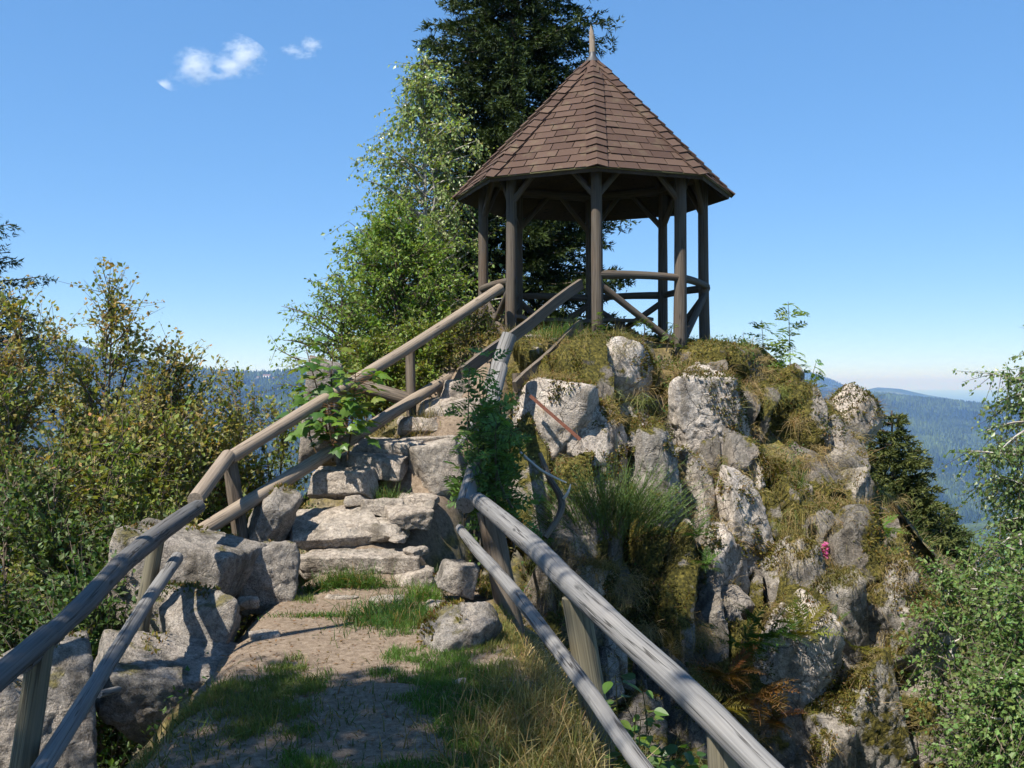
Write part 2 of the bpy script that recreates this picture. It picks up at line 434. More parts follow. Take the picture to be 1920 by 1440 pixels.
def build_knoll():
    hx = HX
    xs = np.arange(-8, 8.6, hx); ys = np.arange(-4, 19.01, hx)
    X, Y = np.meshgrid(xs, ys, indexing='ij'); x = X.ravel(); y = Y.ravel()
    z = knoll_z(x, y)
    pn = pathness(x, y, z)
    zz = z.reshape(X.shape); gx, gy = np.gradient(zz, hx)
    nrm = unit(np.stack([-gx.ravel(), -gy.ravel(), np.ones(x.size)], 1))
    p = np.stack([x, y, z], 1)
    st = 1 - nrm[:, 2]                                   # steepness
    off = 0.05 * fbm(p * 2.0, 4) * (1 - 0.75 * pn) + 0.007 * fbm(p * 9, 3)
    amp = sstep(0.12, 0.5, st) * (1 - pn)
    off += amp * (0.34 * fbm(p * np.array([1.7, 1.7, 0.5]), 4) - 0.30 * np.abs(fbm(p * np.array([1.2, 1.2, 0.35]) + 5, 3)) - 0.06 - 0.22 * (x > -0.35) * (y > 8.8))
    p = p + nrm * off[:, None]
    n1 = fbm(p * 1.3 + 3, 4); n2 = fbm(p * 4.0 + 9, 4)
    col = np.zeros((x.size, 3))
    col[:, 0] = np.clip(pn + 0.25 * n2, 0, 1)            # r: bare earth
    col[:, 1] = np.clip(0.5 + 0.9 * n1 + 0.3 * n2, 0, 1)   # g: green against dry
    col[:, 2] = amp                                      # b: steep
    idx = np.arange(x.size).reshape(X.shape)
    f = np.stack([idx[:-1, :-1], idx[1:, :-1], idx[1:, 1:], idx[:-1, 1:]], -1).reshape(-1, 4)
    mb = MB().add(p, f, col=col)
    return mb, p, idx


def earth_mat():
    m, n, l, b = new_mat("earth")
    at = N(n, "ShaderNodeAttribute", attribute_name="col"); sp = N(n, "ShaderNodeSeparateColor"); l.new(at.outputs[0], sp.inputs[0])
    co = N(n, "ShaderNodeTexCoord").outputs["Object"]

    def noise(scale, det=5, rough=0.6):
        t = N(n, "ShaderNodeTexNoise"); t.inputs["Scale"].default_value = scale; t.inputs["Detail"].default_value = det
        t.inputs["Roughness"].default_value = rough; l.new(co, t.inputs[0]); return t.outputs[0]
    a, bb, g = noise(3), noise(24, 6, 0.7), noise(160, 3, 0.7)
    rs = ramp(n, [(0.3, (0.095, 0.070, 0.050)), (0.5, (0.163, 0.124, 0.090)), (0.7, (0.24, 0.19, 0.142))]); l.new(bb, rs.inputs[0])
    rg = ramp(n, [(0.34, (0.5, 0.48, 0.46)), (0.52, (1, 1, 1)), (0.68, (1.4, 1.38, 1.35))]); l.new(g, rg.inputs[0])
    soil = mixc(n, l, 0.8, rs.outputs[0], rg.outputs[0], 'MULTIPLY')
    mc, mt = ground_cover_nodes(n, l, co)
    rd = ramp(n, [(0.35, (0.05, 0.035, 0.02)), (0.52, (0.15, 0.105, 0.05)), (0.68, (0.30, 0.22, 0.11))]); l.new(bb, rd.inputs[0])
    litter = mixc(n, l, sp.outputs[1], rd.outputs[0], mc)
    rv = ramp(n, [(0.4, (0, 0, 0)), (0.6, (1, 1, 1))]); l.new(sp.outputs[0], rv.inputs[0])
    c = mixc(n, l, rv.outputs[0], litter, soil)
    rk = ramp(n, [(0.35, (0.05, 0.045, 0.035)), (0.55, (0.14, 0.125, 0.10)), (0.7, (0.26, 0.24, 0.21))]); l.new(bb, rk.inputs[0])
    ms = ramp(n, [(0.45, (0, 0, 0)), (0.62, (1, 1, 1))]); l.new(a, ms.inputs[0])
    rk2 = mixc(n, l, ms.outputs[0], rk.outputs[0], mc)
    c = mixc(n, l, sp.outputs[2], c, rk2)
    l.new(c, b.inputs["Base Color"]); b.inputs["Roughness"].default_value = 0.95; b.inputs["Specular IOR Level"].default_value = 0.1
    h = N(n, "ShaderNodeMath", operation='MULTIPLY_ADD'); h.inputs[1].default_value = 0.35; l.new(g, h.inputs[0]); l.new(bb, h.inputs[2])
    bp = N(n, "ShaderNodeBump"); bp.inputs["Strength"].default_value = 0.45; bp.inputs["Distance"].default_value = 0.007
    l.new(h.outputs[0], bp.inputs["Height"]); l.new(bp.outputs[0], b.inputs["Normal"])
    return m


M_EARTH = earth_mat()
knoll_mb, KP, KI = build_knoll()
knoll = knoll_mb.build("rocky_knoll", M_EARTH, smooth=True)
tag(knoll, "rocky grass topped knoll with a trodden path and steep sides", "rock knoll", kind="structure")


def ground_z(x, y):
    """height of the finished knoll surface near (x, y)"""
    i = int(np.clip(round((x + 8) / HX), 0, KI.shape[0] - 1)); j = int(np.clip(round((y + 4) / HX), 0, KI.shape[1] - 1))
    return float(KP[KI[i, j]][2])

# ------------------------------------------------------------------ valley and hills
RIDGES = [  # crest distance, crest line (pixel column, pixel row of the skyline), fall towards the viewer, fall away
    (4300, [(-900, 640), (-300, 640), (0, 640), (103, 642), (187, 658), (262, 680), (340, 700), (470, 735), (700, 800), (900, 900)], 0.24, 0.3),
    (3500, [(-600, 700), (100, 690), (300, 687), (337, 689), (469, 701), (531, 699), (584, 703), (720, 712), (900, 722), (1100, 740), (1300, 790), (1500, 900)], 0.20, 0.3),
    (7200, [(1000, 760), (1200, 700), (1330, 680), (1440, 686), (1510, 700), (1560, 713), (1615, 732), (1700, 765), (1800, 800)], 0.16, 0.2),
    (8200, [(1450, 765), (1560, 742), (1615, 731), (1645, 725), (1690, 728), (1740, 740), (1790, 750), (1850, 765), (1950, 800)], 0.16, 0.2),
    (4600, [(1200, 760), (1500, 738), (1601, 735), (1664, 737), (1757, 747), (1810, 753), (1857, 758), (1950, 768), (2200, 778), (2800, 770)], 0.165, 0.25),
    (2300, [(1450, 1030), (1750, 1000), (1950, 960), (2300, 900), (2900, 840)], 0.3, 0.3),
]
PLAIN_Z = -330.0


def far_z(x, y):
    r = np.hypot(x, y)
    u = np.where(y > 0.2 * r, 960 + FPX * x / np.maximum(y, 1e-3), np.where(x > 0, 9000, -9000))
    z = np.maximum(-7 - 0.62 * r, -400.0)
    z = np.where(r > 9000, smax(z, -400 + (r - 9000) / 6000 * (400 + PLAIN_Z), 10), z)
    z = np.minimum(z, np.where(r > 12000, PLAIN_Z, 1e9))
    for rc, line, s0, s1 in RIDGES:
        us, vsy = zip(*line)
        row = np.interp(u, us, vsy)
        edge = np.clip(np.minimum(u - us[0], us[-1] - u) / 150, -8, 0)
        cz = -(row - 720) / FPX * rc + edge * 60
        # the crest lies at forward distance rc
        d = y - rc
        wob = 1 + 0.25 * perlin(np.stack([x / 900.0, np.full_like(x, rc), y / 900.0], 1))
        h = cz - np.where(d < 0, s0 * wob, s1) * (np.sqrt(d * d + 160 ** 2) - 160)
        z = smax(z, np.where(y > 0, h, -1e4), 25)
    sl = np.clip((r - 700) / 900, 0, 1)
    z = z + sl * 55 * fbm(np.stack([x / 700, y / 700, np.zeros_like(x)], 1), 4) * np.clip((9500 - r) / 2000, 0, 1)
    return z


def build_terrain():
    az = np.concatenate([np.linspace(-math.pi, -0.75, 24, endpoint=False), np.linspace(-0.75, 0.75, 300, endpoint=False), np.linspace(0.75, math.pi, 25)])
    rr = np.concatenate([np.geomspace(4, 900, 40, endpoint=False), np.linspace(900, 9500, 150, endpoint=False), np.geomspace(9500, 62000, 20)])
    A, Q = np.meshgrid(az, rr, indexing='ij')
    x = (np.sin(A) * Q).ravel(); y = (np.cos(A) * Q).ravel()
    z = far_z(x, y)
    idx = np.arange(x.size).reshape(A.shape)
    f = np.stack([idx[:-1, :-1], idx[:-1, 1:], idx[1:, 1:], idx[1:, :-1]], -1).reshape(-1, 4)
    return MB().add(np.stack([x, y, z], 1), f)


def forest_ground_mat():
    m, n, l, b = new_mat("wooded_ground")
    co = N(n, "ShaderNodeTexCoord").outputs["Object"]

    def noise(scale, det=5, rough=0.6):
        t = N(n, "ShaderNodeTexNoise"); t.inputs["Scale"].default_value = scale; t.inputs["Detail"].default_value = det
        t.inputs["Roughness"].default_value = rough; l.new(co, t.inputs[0]); return t.outputs[0]
    a = noise(0.004, 6); f = noise(0.05, 4, 0.7)
    r = ramp(n, [(0.42, (0.022, 0.036, 0.013)), (0.56, (0.06, 0.085, 0.026)), (0.66, (0.12, 0.13, 0.05))]); l.new(a, r.inputs[0])
    rf = ramp(n, [(0.35, (0.5, 0.5, 0.5)), (0.65, (1.3, 1.3, 1.3))]); l.new(f, rf.inputs[0])
    c = mixc(n, l, 0.9, r.outputs[0], rf.outputs[0], 'MULTIPLY')
    l.new(c, b.inputs["Base Color"]); b.inputs["Roughness"].default_value = 1; b.inputs["Specular IOR Level"].default_value = 0.0
    return m


terrain = build_terrain().build("terrain", forest_ground_mat(), smooth=True, cols=False)
tag(terrain, "wooded hills, valley and plain that reach the horizon", "hills", kind="structure")


def conifer_cover():
    """the woods on the far slopes: tree after tree, too far to tell one from the next"""
    mb = MB(); g = np.random.default_rng(5)
    V0 = []
    zones = [(60, 1130, 3560, 1750, 23000), (1440, 2080, 4650, 2400, 23000), (1380, 1960, 7250, 5600, 6000), (60, 350, 4350, 3600, 6000)]
    for u0, u1, y1, y0, cnt in zones:
        u = g.uniform(u0, u1, cnt); y = np.sqrt(g.uniform(y0 ** 2, y1 ** 2, cnt)); x = (u - 960) / FPX * y
        keep = fbm(np.stack([x / 260, y / 260, 0 * x], 1), 3) > -0.33
        x, y = x[keep], y[keep]
        V0.append(np.stack([x, y, far_z(x, y)], 1))
    p = np.concatenate(V0); m = len(p)
    h = g.uniform(10, 20, m); r = g.uniform(4.0, 6.8, m)
    k = 4; th = np.arange(k) / k * 2 * math.pi
    ring = np.stack([np.cos(th), np.sin(th), 0 * th], 1)
    rot = g.uniform(0.75, 1.25, (m, k, 1))
    v = np.concatenate([p[:, None] + ring[None] * r[:, None, None] * rot, (p + np.stack([0 * h, 0 * h, h], 1))[:, None]], 1).reshape(-1, 3)
    i = np.arange(k); f = np.stack([i, (i + 1) % k, np.full(k, k)], 1)[None] + (np.arange(m) * (k + 1))[:, None, None]
    tone = g.uniform(0.4, 1.7, (m, 1)); patch = 0.42 + 1.5 * fbm(p / 300, 4)[:, None]
    col = (np.array([[0.016, 0.030, 0.014]]) * (1 - np.clip(patch, 0, 1)) + np.array([[0.06, 0.088, 0.024]]) * np.clip(patch, 0, 1)) * tone
    return mb.add(v, f.reshape(-1, 3), col=np.repeat(col, k + 1, 0))


M_FAR = leaf_mat("far_needles", 0.0, 0.9, 0.05)
wood_far = conifer_cover().build("forest", M_FAR, kind="stuff")
tag(wood_far, "dark conifer forest on the hazy blue hillsides", "forest", kind="stuff")

# a village on the far ridge: pale houses with roofs, each a thing
M_HWALL, _n, _l, _b = new_mat("house_wall"); _b.inputs["Base Color"].default_value = (0.75, 0.72, 0.66, 1); _b.inputs["Roughness"].default_value = 0.8
M_HROOF, _n, _l, _b = new_mat("house_roof"); _b.inputs["Base Color"].default_value = (0.16, 0.09, 0.07, 1); _b.inputs["Roughness"].default_value = 0.8
M_HGLASS, _n, _l, _b = new_mat("house_window"); _b.inputs["Base Color"].default_value = (0.04, 0.05, 0.06, 1); _b.inputs["Roughness"].default_value = 0.2


def house(px, py, d, L, W, H, label):
    c = P(px, py, d); c[2] = float(far_z(np.array([c[0]]), np.array([c[1]]))[0]) - 1
    # settle on the slope where the sight line meets it
    for dd in np.arange(d - 700, d + 700, 10):
        q = P(px, py, dd)
        if far_z(np.array([q[0]]), np.array([q[1]]))[0] >= q[2]: c = q; break
    t = thing("house", label, "house", c, "houses of the far village")

    def box(x0, x1, y0, y1, z0, z1):
        v = np.array([[a, b_, e] for e in (z0, z1) for b_ in (y0, y1) for a in (x0, x1)]) + c
        return v, np.array([[0, 1, 3, 2], [4, 6, 7, 5], [0, 4, 5, 1], [2, 3, 7, 6], [0, 2, 6, 4], [1, 5, 7, 3]])
    MB().add(*box(-L / 2, L / 2, -W / 2, W / 2, -4, H)).build("wall", M_HWALL, t, cols=False)
    e = 0.8; v = np.array([[-L / 2 - e, -W / 2 - e, H], [L / 2 + e, -W / 2 - e, H], [L / 2 + e, W / 2 + e, H], [-L / 2 - e, W / 2 + e, H], [-L / 2 - e, 0, H + W * 0.32], [L / 2 + e, 0, H + W * 0.32]]) + c + np.array([0, 0, 0.02])
    MB().add(v, [[0, 1, 5, 4], [2, 3, 4, 5], [3, 2, 1, 0]], [[0, 4, 3], [1, 2, 5]]).build("roof", M_HROOF, t, cols=False)
    for k in range(max(2, int(L / 7))):
        xx = -L / 2 + (k + 0.5) * L / max(2, int(L / 7))
        MB().add(*box(xx - 1.1, xx + 1.1, -W / 2 - 0.12, -W / 2 + 0.1, H * 0.4, H * 0.78)).build("window", M_HGLASS, t, cols=False)


house(501, 709, 3430, 26, 11, 9, "long pale building on the clearing of the far ridge")
house(485, 711, 3400, 11, 9, 7, "small white house left of the long building on the far ridge")
house(512, 712, 3380, 10, 9, 6, "small white house right of the long building on the far ridge")


CREVICES = [(1245, 735, 1262, 830, 13, 0.4), (1400, 800, 1480, 850, 24, 0.55), (1470, 780, 1490, 900, 20, 0.4), (1265, 880, 1290, 1060, 13, 0.4), (1180, 960, 1200, 1250, 15, 0.4), (960, 1040, 1000, 1230, 34, 0.5),
            (1310, 1090, 1330, 1330, 20, 0.5), (1385, 1160, 1560, 1180, 9, 0.35), (1560, 1180, 1640, 1260, 9, 0.35), (1560, 1290, 1590, 1400, 18, 0.45), (1140, 800, 1150, 880, 10, 0.3), (1430, 1000, 1445, 1130, 9, 0.3),
            (1520, 1000, 1535, 1130, 8, 0.25), (1690, 1080, 1700, 1440, 26, 0.5), (1050, 1050, 1080, 1200, 20, 0.4), (1230, 1180, 1260, 1400, 18, 0.4)]


def build_cliff():
    """the bare rock of the knoll's right flank: jointed blocks with steps and open cracks between them"""
    g = np.random.default_rng(61)
    xs = np.arange(-0.28, 5.0, 0.027); rows = 230
    yy = np.arange(8.2, 14.2, 0.012); G = np.zeros((len(xs), rows, 3)); SS = np.zeros((len(xs), rows))
    for i, x in enumerate(xs):
        z = knoll_z(np.full_like(yy, x), yy); k1 = int(np.argmax(z)); zz = np.maximum.accumulate(z[:k1 + 1]); y_ = yy[:k1 + 1]
        k0 = int(np.searchsorted(zz, -5.2)); k0 = min(k0, k1 - 2); zz, y_ = zz[k0:], y_[k0:]
        s_ = np.concatenate([[0], np.cumsum(np.hypot(np.diff(y_), np.diff(zz)))])
        t = np.linspace(0, s_[-1], rows); G[i, :, 0] = x; G[i, :, 1] = np.interp(t, s_, y_); G[i, :, 2] = np.interp(t, s_, zz); SS[i] = t - s_[-1]
    for ax, wd in ((0, 11), (0, 11), (1, 5)):                # even out the columns before the blocks are cut
        k = np.ones(wd) / wd; pad = [(0, 0)] * 3; pad[ax] = (wd // 2, wd // 2)
        G = np.apply_along_axis(lambda a: np.convolve(a, k, 'valid'), ax, np.pad(G, pad, mode='edge'))
    G[:, :, 0] = xs[:, None]
    SS = np.apply_along_axis(lambda a: np.convolve(a, np.ones(21) / 21, 'valid'), 0, np.pad(SS, ((10, 10), (0, 0)), mode='edge'))
    du = np.gradient(G, axis=0); dv = np.gradient(G, axis=1); nn = unit(np.cross(du, dv).reshape(-1, 3)); nn = np.where((nn[:, 1:2] > 0) & (nn[:, 2:3] < 0), -nn, nn)
    p = G.reshape(-1, 3); s_ = SS.ravel()
    u = p[:, 0] + 0.14 * fbm(p * 1.4 + 3, 3) + 0.10 * p[:, 2]; v = 0.31 * (p[:, 2] + 0.7 * (p[:, 1] - 12)) + 0.10 * fbm(p * 1.4 + 13, 3)
    cs = 0.46; nu, nv = int(8.0 / cs), int(6.0 / cs)
    cu, cv = np.meshgrid(np.arange(nu) * cs - 1.8, -np.arange(nv) * cs + 1.2, indexing='ij')
    sd = np.stack([cu.ravel(), cv.ravel()], 1) + g.uniform(-0.45, 0.45, (nu * nv, 2)) * cs
    d = np.abs(u[:, None] - sd[None, :, 0]) ** 1.6 + np.abs(v[:, None] - sd[None, :, 1]) ** 1.6
    o = np.argpartition(d, 1, axis=1)[:, :2]; da = np.take_along_axis(d, o, 1); sw = da[:, 0] > da[:, 1]
    c1 = np.where(sw, o[:, 1], o[:, 0]); f1, f2 = np.minimum(da[:, 0], da[:, 1]) ** 0.625, np.maximum(da[:, 0], da[:, 1]) ** 0.625
    A = g.uniform(-0.26, 0.20, len(sd)); B = g.normal(size=len(sd)) * 0.40; D = g.normal(size=len(sd)) * 0.40
    blk = A[c1] + B[c1] * (u - sd[c1, 0]) + D[c1] * (v - sd[c1, 1]) * 1.6
    gap = f2 - f1
    crack = np.exp(-(gap / 0.05) ** 2) * (0.6 + 0.8 * (perlin(p * 1.7 + 50) > -0.05))
    face = sstep(0.95, 0.6, nn[:, 2]) * 0.8 + 0.2; fade = sstep(0.0, -0.25, s_)
    off = face * fade * (blk - 0.26 * crack + 0.05 * fbm(p * np.array([3, 3, 1.6]), 3)) + 0.02 * fbm(p * 9, 3) + 0.06
    ppx = 960 + FPX * p[:, 0] / p[:, 1]; ppy = 720 - FPX * p[:, 2] / p[:, 1]
    for x0, y0, x1, y1, wd, dp in CREVICES:                  # the open clefts
        L2 = (x1 - x0) ** 2 + (y1 - y0) ** 2; t = np.clip(((ppx - x0) * (x1 - x0) + (ppy - y0) * (y1 - y0)) / L2, 0, 1)
        dist = np.hypot(ppx - (x0 + t * (x1 - x0)), ppy - (y0 + t * (y1 - y0))) + 9 * perlin(p * 4 + 7)
        off = off - dp * np.exp(-(dist / wd) ** 4) * fade
    q = p + nn * off[:, None]
    col = np.zeros((len(p), 3)); tone = g.uniform(0, 1, len(sd))
    col[:, 0] = tone[c1]
    col[:, 1] = np.clip(0.42 + 0.55 * nn[:, 2] - 0.25 + 0.9 * fbm(p * 1.6 + 70, 4) + 0.35 * crack, 0, 1)
    idx = np.arange(len(p)).reshape(len(xs), rows)
    f = np.stack([idx[:-1, :-1], idx[1:, :-1], idx[1:, 1:], idx[:-1, 1:]], -1).reshape(-1, 4)
    return q, f, col


def cliff_mat():
    m = rock_mat("fractured_granite", light=(0.37, 0.335, 0.29), dark=(0.15, 0.137, 0.118), moss=0.0, warm=0.4)
    n, l = m.node_tree.nodes, m.node_tree.links; b = n["Principled BSDF"]
    at = N(n, "ShaderNodeAttribute", attribute_name="col"); sp = N(n, "ShaderNodeSeparateColor"); l.new(at.outputs[0], sp.inputs[0])
    src = b.inputs["Base Color"].links[0].from_socket
    rt = ramp(n, [(0.0, (0.55, 0.54, 0.52)), (0.5, (0.85, 0.85, 0.85)), (1.0, (1.25, 1.22, 1.18))]); l.new(sp.outputs[0], rt.inputs[0])
    c = mixc(n, l, 1.0, src, rt.outputs[0], 'MULTIPLY')
    co = N(n, "ShaderNodeTexCoord").outputs["Object"]; mc, mt = ground_cover_nodes(n, l, co)
    fn = N(n, "ShaderNodeTexNoise"); fn.inputs["Scale"].default_value = 14; fn.inputs["Detail"].default_value = 5; l.new(co, fn.inputs[0])
    ad = N(n, "ShaderNodeMath", operation='MULTIPLY_ADD'); ad.inputs[1].default_value = 0.5; l.new(fn.outputs[0], ad.inputs[0]); l.new(sp.outputs[1], ad.inputs[2])
    rm = ramp(n, [(0.70, (0, 0, 0)), (0.80, (1, 1, 1))]); l.new(ad.outputs[0], rm.inputs[0])
    l.new(mixc(n, l, rm.outputs[0], c, mc), b.inputs["Base Color"])
    return m


CLP, CLF, CLC = build_cliff()
cliff = MB().add(CLP, CLF, col=CLC).build("rock_cliff", cliff_mat(), smooth=False)
tag(cliff, "steep fractured granite cliff right of the railing, mossy and split by dark cracks", "cliff", kind="structure")


def hit(px, py, d0=5.0, d1=22.0):
    """how far the knoll's surface lies on a sight line"""
    d = np.arange(d0, d1, 0.03)
    x = (px - 960) / FPX * d; z = -(py - 720) / FPX * d
    k = np.nonzero(z <= knoll_z(x, d))[0]
    return float(d[k[0]]) if len(k) else None
# ================================================================== rocks, boulders and stone steps
_ico = {}


def icosphere(sub):
    if sub in _ico: return _ico[sub]
    t = (1 + 5 ** 0.5) / 2
    v = [(-1, t, 0), (1, t, 0), (-1, -t, 0), (1, -t, 0), (0, -1, t), (0, 1, t), (0, -1, -t), (0, 1, -t), (t, 0, -1), (t, 0, 1), (-t, 0, -1), (-t, 0, 1)]
    f = np.array([(0, 11, 5), (0, 5, 1), (0, 1, 7), (0, 7, 10), (0, 10, 11), (1, 5, 9), (5, 11, 4), (11, 10, 2), (10, 7, 6), (7, 1, 8), (3, 9, 4), (3, 4, 2), (3, 2, 6), (3, 6, 8), (3, 8, 9), (4, 9, 5), (2, 4, 11), (6, 2, 10), (8, 6, 7), (9, 8, 1)])
    v = unit(np.array(v, float))
    for _ in range(sub):
        e = np.sort(np.concatenate([f[:, [0, 1]], f[:, [1, 2]], f[:, [2, 0]]]), 1)
        ue, inv = np.unique(e, axis=0, return_inverse=True); inv = inv.ravel()
        mid = unit(v[ue[:, 0]] + v[ue[:, 1]]); k = len(v); v = np.vstack([v, mid]); m = len(f)
        a, b, c = inv[:m] + k, inv[m:2 * m] + k, inv[2 * m:] + k
        f = np.concatenate([np.stack([f[:, 0], a, c], 1), np.stack([f[:, 1], b, a], 1), np.stack([f[:, 2], c, b], 1), np.stack([a, b, c], 1)])
    _ico[sub] = (v, f); return v, f


def euler(rx, ry, rz):
    return np.array(Matrix.Rotation(R(rz), 3, 'Z') @ Matrix.Rotation(R(ry), 3, 'Y') @ Matrix.Rotation(R(rx), 3, 'X'))


ROCK_PTS = []          # (vertices, faces) of every stone, in world space, for the moss and grass that grow on it


def stone(c, size, rot=(0, 0, 0), seed=0, sub=5, cuts=7, boxy=12.0, rough=0.05, cutd=(0.62, 0.95), shear=0.0):
    """a block of weathered granite: a rounded box with a few planes struck off and a worn skin. size = half extents"""
    g = np.random.default_rng(seed * 13 + 1)
    d, f = icosphere(sub)
    pl = [np.array(v, float) for v in ((1, 0, 0), (-1, 0, 0), (0, 1, 0), (0, -1, 0), (0, 0, 1), (0, 0, -1))]
    nn = [p + g.normal(size=3) * 0.09 for p in pl]; dd = [1.0] * 6
    for _ in range(cuts):
        q = g.normal(size=3); nn.append(q); dd.append(g.uniform(*cutd) * (1.15 + 0.1 * g.random()))
    nn = unit(np.array(nn)); dd = np.array(dd)
    q = np.maximum(d @ nn.T / dd, 1e-4)
    r = 1 / (np.sum(q ** boxy, 1) ** (1 / boxy))
    v = d * r[:, None] * np.asarray(size)
    s = float(np.mean(size)); w_ = v + seed * 7.7
    n_ = unit(d / np.asarray(size))
    off = rough * s * (1.0 * fbm(w_ * 1.1 / s, 3) + 0.7 * fbm(w_ * np.array([6.0, 6.0, 3.0]) / s, 3)) + 0.022 * fbm(w_ * 11, 4) - rough * 0.9 * s * np.maximum(0, 0.16 - np.abs(fbm(w_ * 1.9 / s + 31, 2))) * 3
    v = v + n_ * off[:, None]
    v[:, 0] += shear * v[:, 2]
    v = v @ euler(*rot).T
    return v, f


def put_stone(name, c, size, mat, parent=None, **kw):
    v, f = stone(c, size, **kw)
    me = MB().add(v, f).mesh(name, smooth=True, cols=False)
    o = bpy.data.objects.new(name, me); C.objects.link(o); me.materials.append(mat)
    o.location = Vector([float(a) for a in c])
    if parent is not None: o.parent = parent
    ROCK_PTS.append((v + np.asarray(c), f, name))
    return o


M_ROCK = rock_mat("granite", light=(0.64, 0.57, 0.50), dark=(0.33, 0.295, 0.26), moss=0.38, warm=0.55)
M_ROCKG = rock_mat("grey_granite", light=(0.37, 0.34, 0.30), dark=(0.16, 0.148, 0.13), moss=0.75, warm=0.3)
M_ROCKM = rock_mat("mossy_granite", light=(0.40, 0.38, 0.34), dark=(0.18, 0.17, 0.15), moss=1.15, warm=0.3)
M_STEP = rock_mat("step_granite", light=(0.47, 0.41, 0.345), dark=(0.24, 0.21, 0.175), moss=0.05, warm=0.5, crack=0.22)
M_BOULD = rock_mat("boulder_granite", light=(0.34, 0.305, 0.265), dark=(0.16, 0.145, 0.125), moss=0.25, warm=0.35, crack=0.28)

# --- stones of the cliff: pieces of the knoll (pixel centre, distance, half extents, turn)
CLIFF = [
    # px, py, half extents, rot, seed, mat, how far it stands out of the slope
    (1163, 692, (0.42, 0.36, 0.36), (0, 8, 20), 3, 0, 0.1),
    (1322, 790, (0.42, 0.42, 0.62), (14, -12, 20), 5, 0, 0.1),
    (1390, 1015, (0.25, 0.32, 0.86), (18, -14, 15), 8, 0, 0.15),
    (1345, 1050, (0.22, 0.28, 0.42), (16, -18, 25), 9, 0, 0.15),
    (1040, 790, (0.46, 0.40, 0.46), (14, 10, -15), 12, 0, 0.1),
    (1118, 842, (0.36, 0.34, 0.52), (14, -6, 12), 14, 0, 0.1),
    (1228, 960, (0.22, 0.32, 0.92), (20, -8, 24), 15, 1, 0.1),
    (1285, 1085, (0.24, 0.34, 0.66), (18, -10, 18), 17, 1, 0.1),
    (1488, 1085, (0.36, 0.36, 0.48), (14, -6, 10), 20, 1, 0.2),
    (1562, 1160, (0.26, 0.34, 0.50), (14, -14, 14), 21, 1, 0.2),
    (1475, 1270, (0.46, 0.36, 0.66), (16, -16, 18), 24, 0, 0.25),
    (1590, 795, (0.42, 0.36, 0.46), (0, 30, 30), 27, 1, 0.0),
    (1623, 1345, (0.36, 0.36, 0.66), (12, -8, 12), 28, 1, 0.2),
    (1545, 1420, (0.26, 0.30, 0.54), (12, -8, 16), 30, 1, 0.1),
    (1412, 890, (0.13, 0.22, 0.24), (0, 10, 15), 31, 0, 0.0),
    (1447, 896, (0.12, 0.20, 0.20), (0, -8, 30), 33, 1, 0.0),
    (1113, 1092, (0.17, 0.2, 0.16), (0, 20, 40), 34, 0, 0.1),
    (1650, 1140, (0.34, 0.36, 0.46), (0, -10, 10), 36, 1, 0.1),
    (1700, 1180, (0.40, 0.5, 0.44), (0, 10, 30), 37, 1, 0.0),
    (1690, 1330, (0.45, 0.5, 0.9), (0, -5, 20), 38, 1, 0.0),
    (1180, 1110, (0.22, 0.3, 0.66), (18, -10, 20), 39, 1, 0.1),
    (1085, 960, (0.28, 0.3, 0.42), (18, 6, -10), 41, 1, 0.0),
    (1400, 1340, (0.28, 0.3, 0.6), (16, -12, 24), 43, 1, 0.0),
    (1310, 1290, (0.3, 0.3, 0.7), (16, -8, 16), 44, 1, 0.0),
    (1480, 950, (0.25, 0.25, 0.24), (0, 6, 40), 46, 1, 0.0),
    (1262, 750, (0.26, 0.30, 0.30), (0, -8, 10), 47, 1, -0.1),
    (1000, 1130, (0.32, 0.34, 0.45), (16, 6, -20), 48, 1, 0.0),
    (1225, 1240, (0.28, 0.3, 0.6), (16, -8, 12), 49, 1, 0.0),
    (1160, 790, (0.26, 0.3, 0.36), (12, 4, 6), 301, 1, -0.1),
    (1330, 905, (0.20, 0.3, 0.42), (16, -6, 20), 302, 1, 0.0),
    (1440, 800, (0.24, 0.3, 0.40), (10, -10, 20), 303, 1, -0.15),
    (1500, 850, (0.22, 0.3, 0.34), (10, -10, 20), 304, 1, -0.15),
    (1030, 880, (0.26, 0.3, 0.44), (16, 8, -12), 305, 1, -0.05),
    (1130, 1000, (0.2, 0.3, 0.5), (18, -6, 14), 306, 1, 0.0),
    (1600, 1070, (0.3, 0.3, 0.3), (10, -16, 10), 307, 1, -0.05),
    (1560, 1290, (0.3, 0.34, 0.5), (14, -10, 12), 308, 1, 0.05),
    (1440, 1420, (0.32, 0.3, 0.5), (14, -10, 20), 309, 1, 0.0),
    (1630, 1230, (0.28, 0.34, 0.4), (10, -10, 16), 310, 1, 0.1),
    (1250, 1390, (0.3, 0.3, 0.6), (16, -8, 16), 311, 1, 0.0),
    (1340, 1180, (0.22, 0.3, 0.5), (16, -12, 20), 312, 1, 0.0),
]
KEEP = (3, 5, 8, 9, 12, 14, 15, 20, 21, 24, 27, 31, 33, 34, 28, 30, 36, 37)
for px, py, sz, rot, sd_, mt, outw in [q for q in CLIFF if q[4] in KEEP]:
    d = hit(px, py) or 13.4
    put_stone("rock", P(px, py, d + sz[1] * (0.34 - outw)), tuple(1.05 * q for q in sz), (M_ROCK, M_ROCKG, M_ROCKM)[0 if sd_ == 27 else 2 if sd_ > 300 or sd_ in (39, 41, 44, 46, 47, 48, 49, 28, 37, 38) else mt], parent=cliff, rot=rot, seed=sd_, sub=5 if max(sz) > 0.55 else 4, cuts=13, boxy=40, rough=0.05)

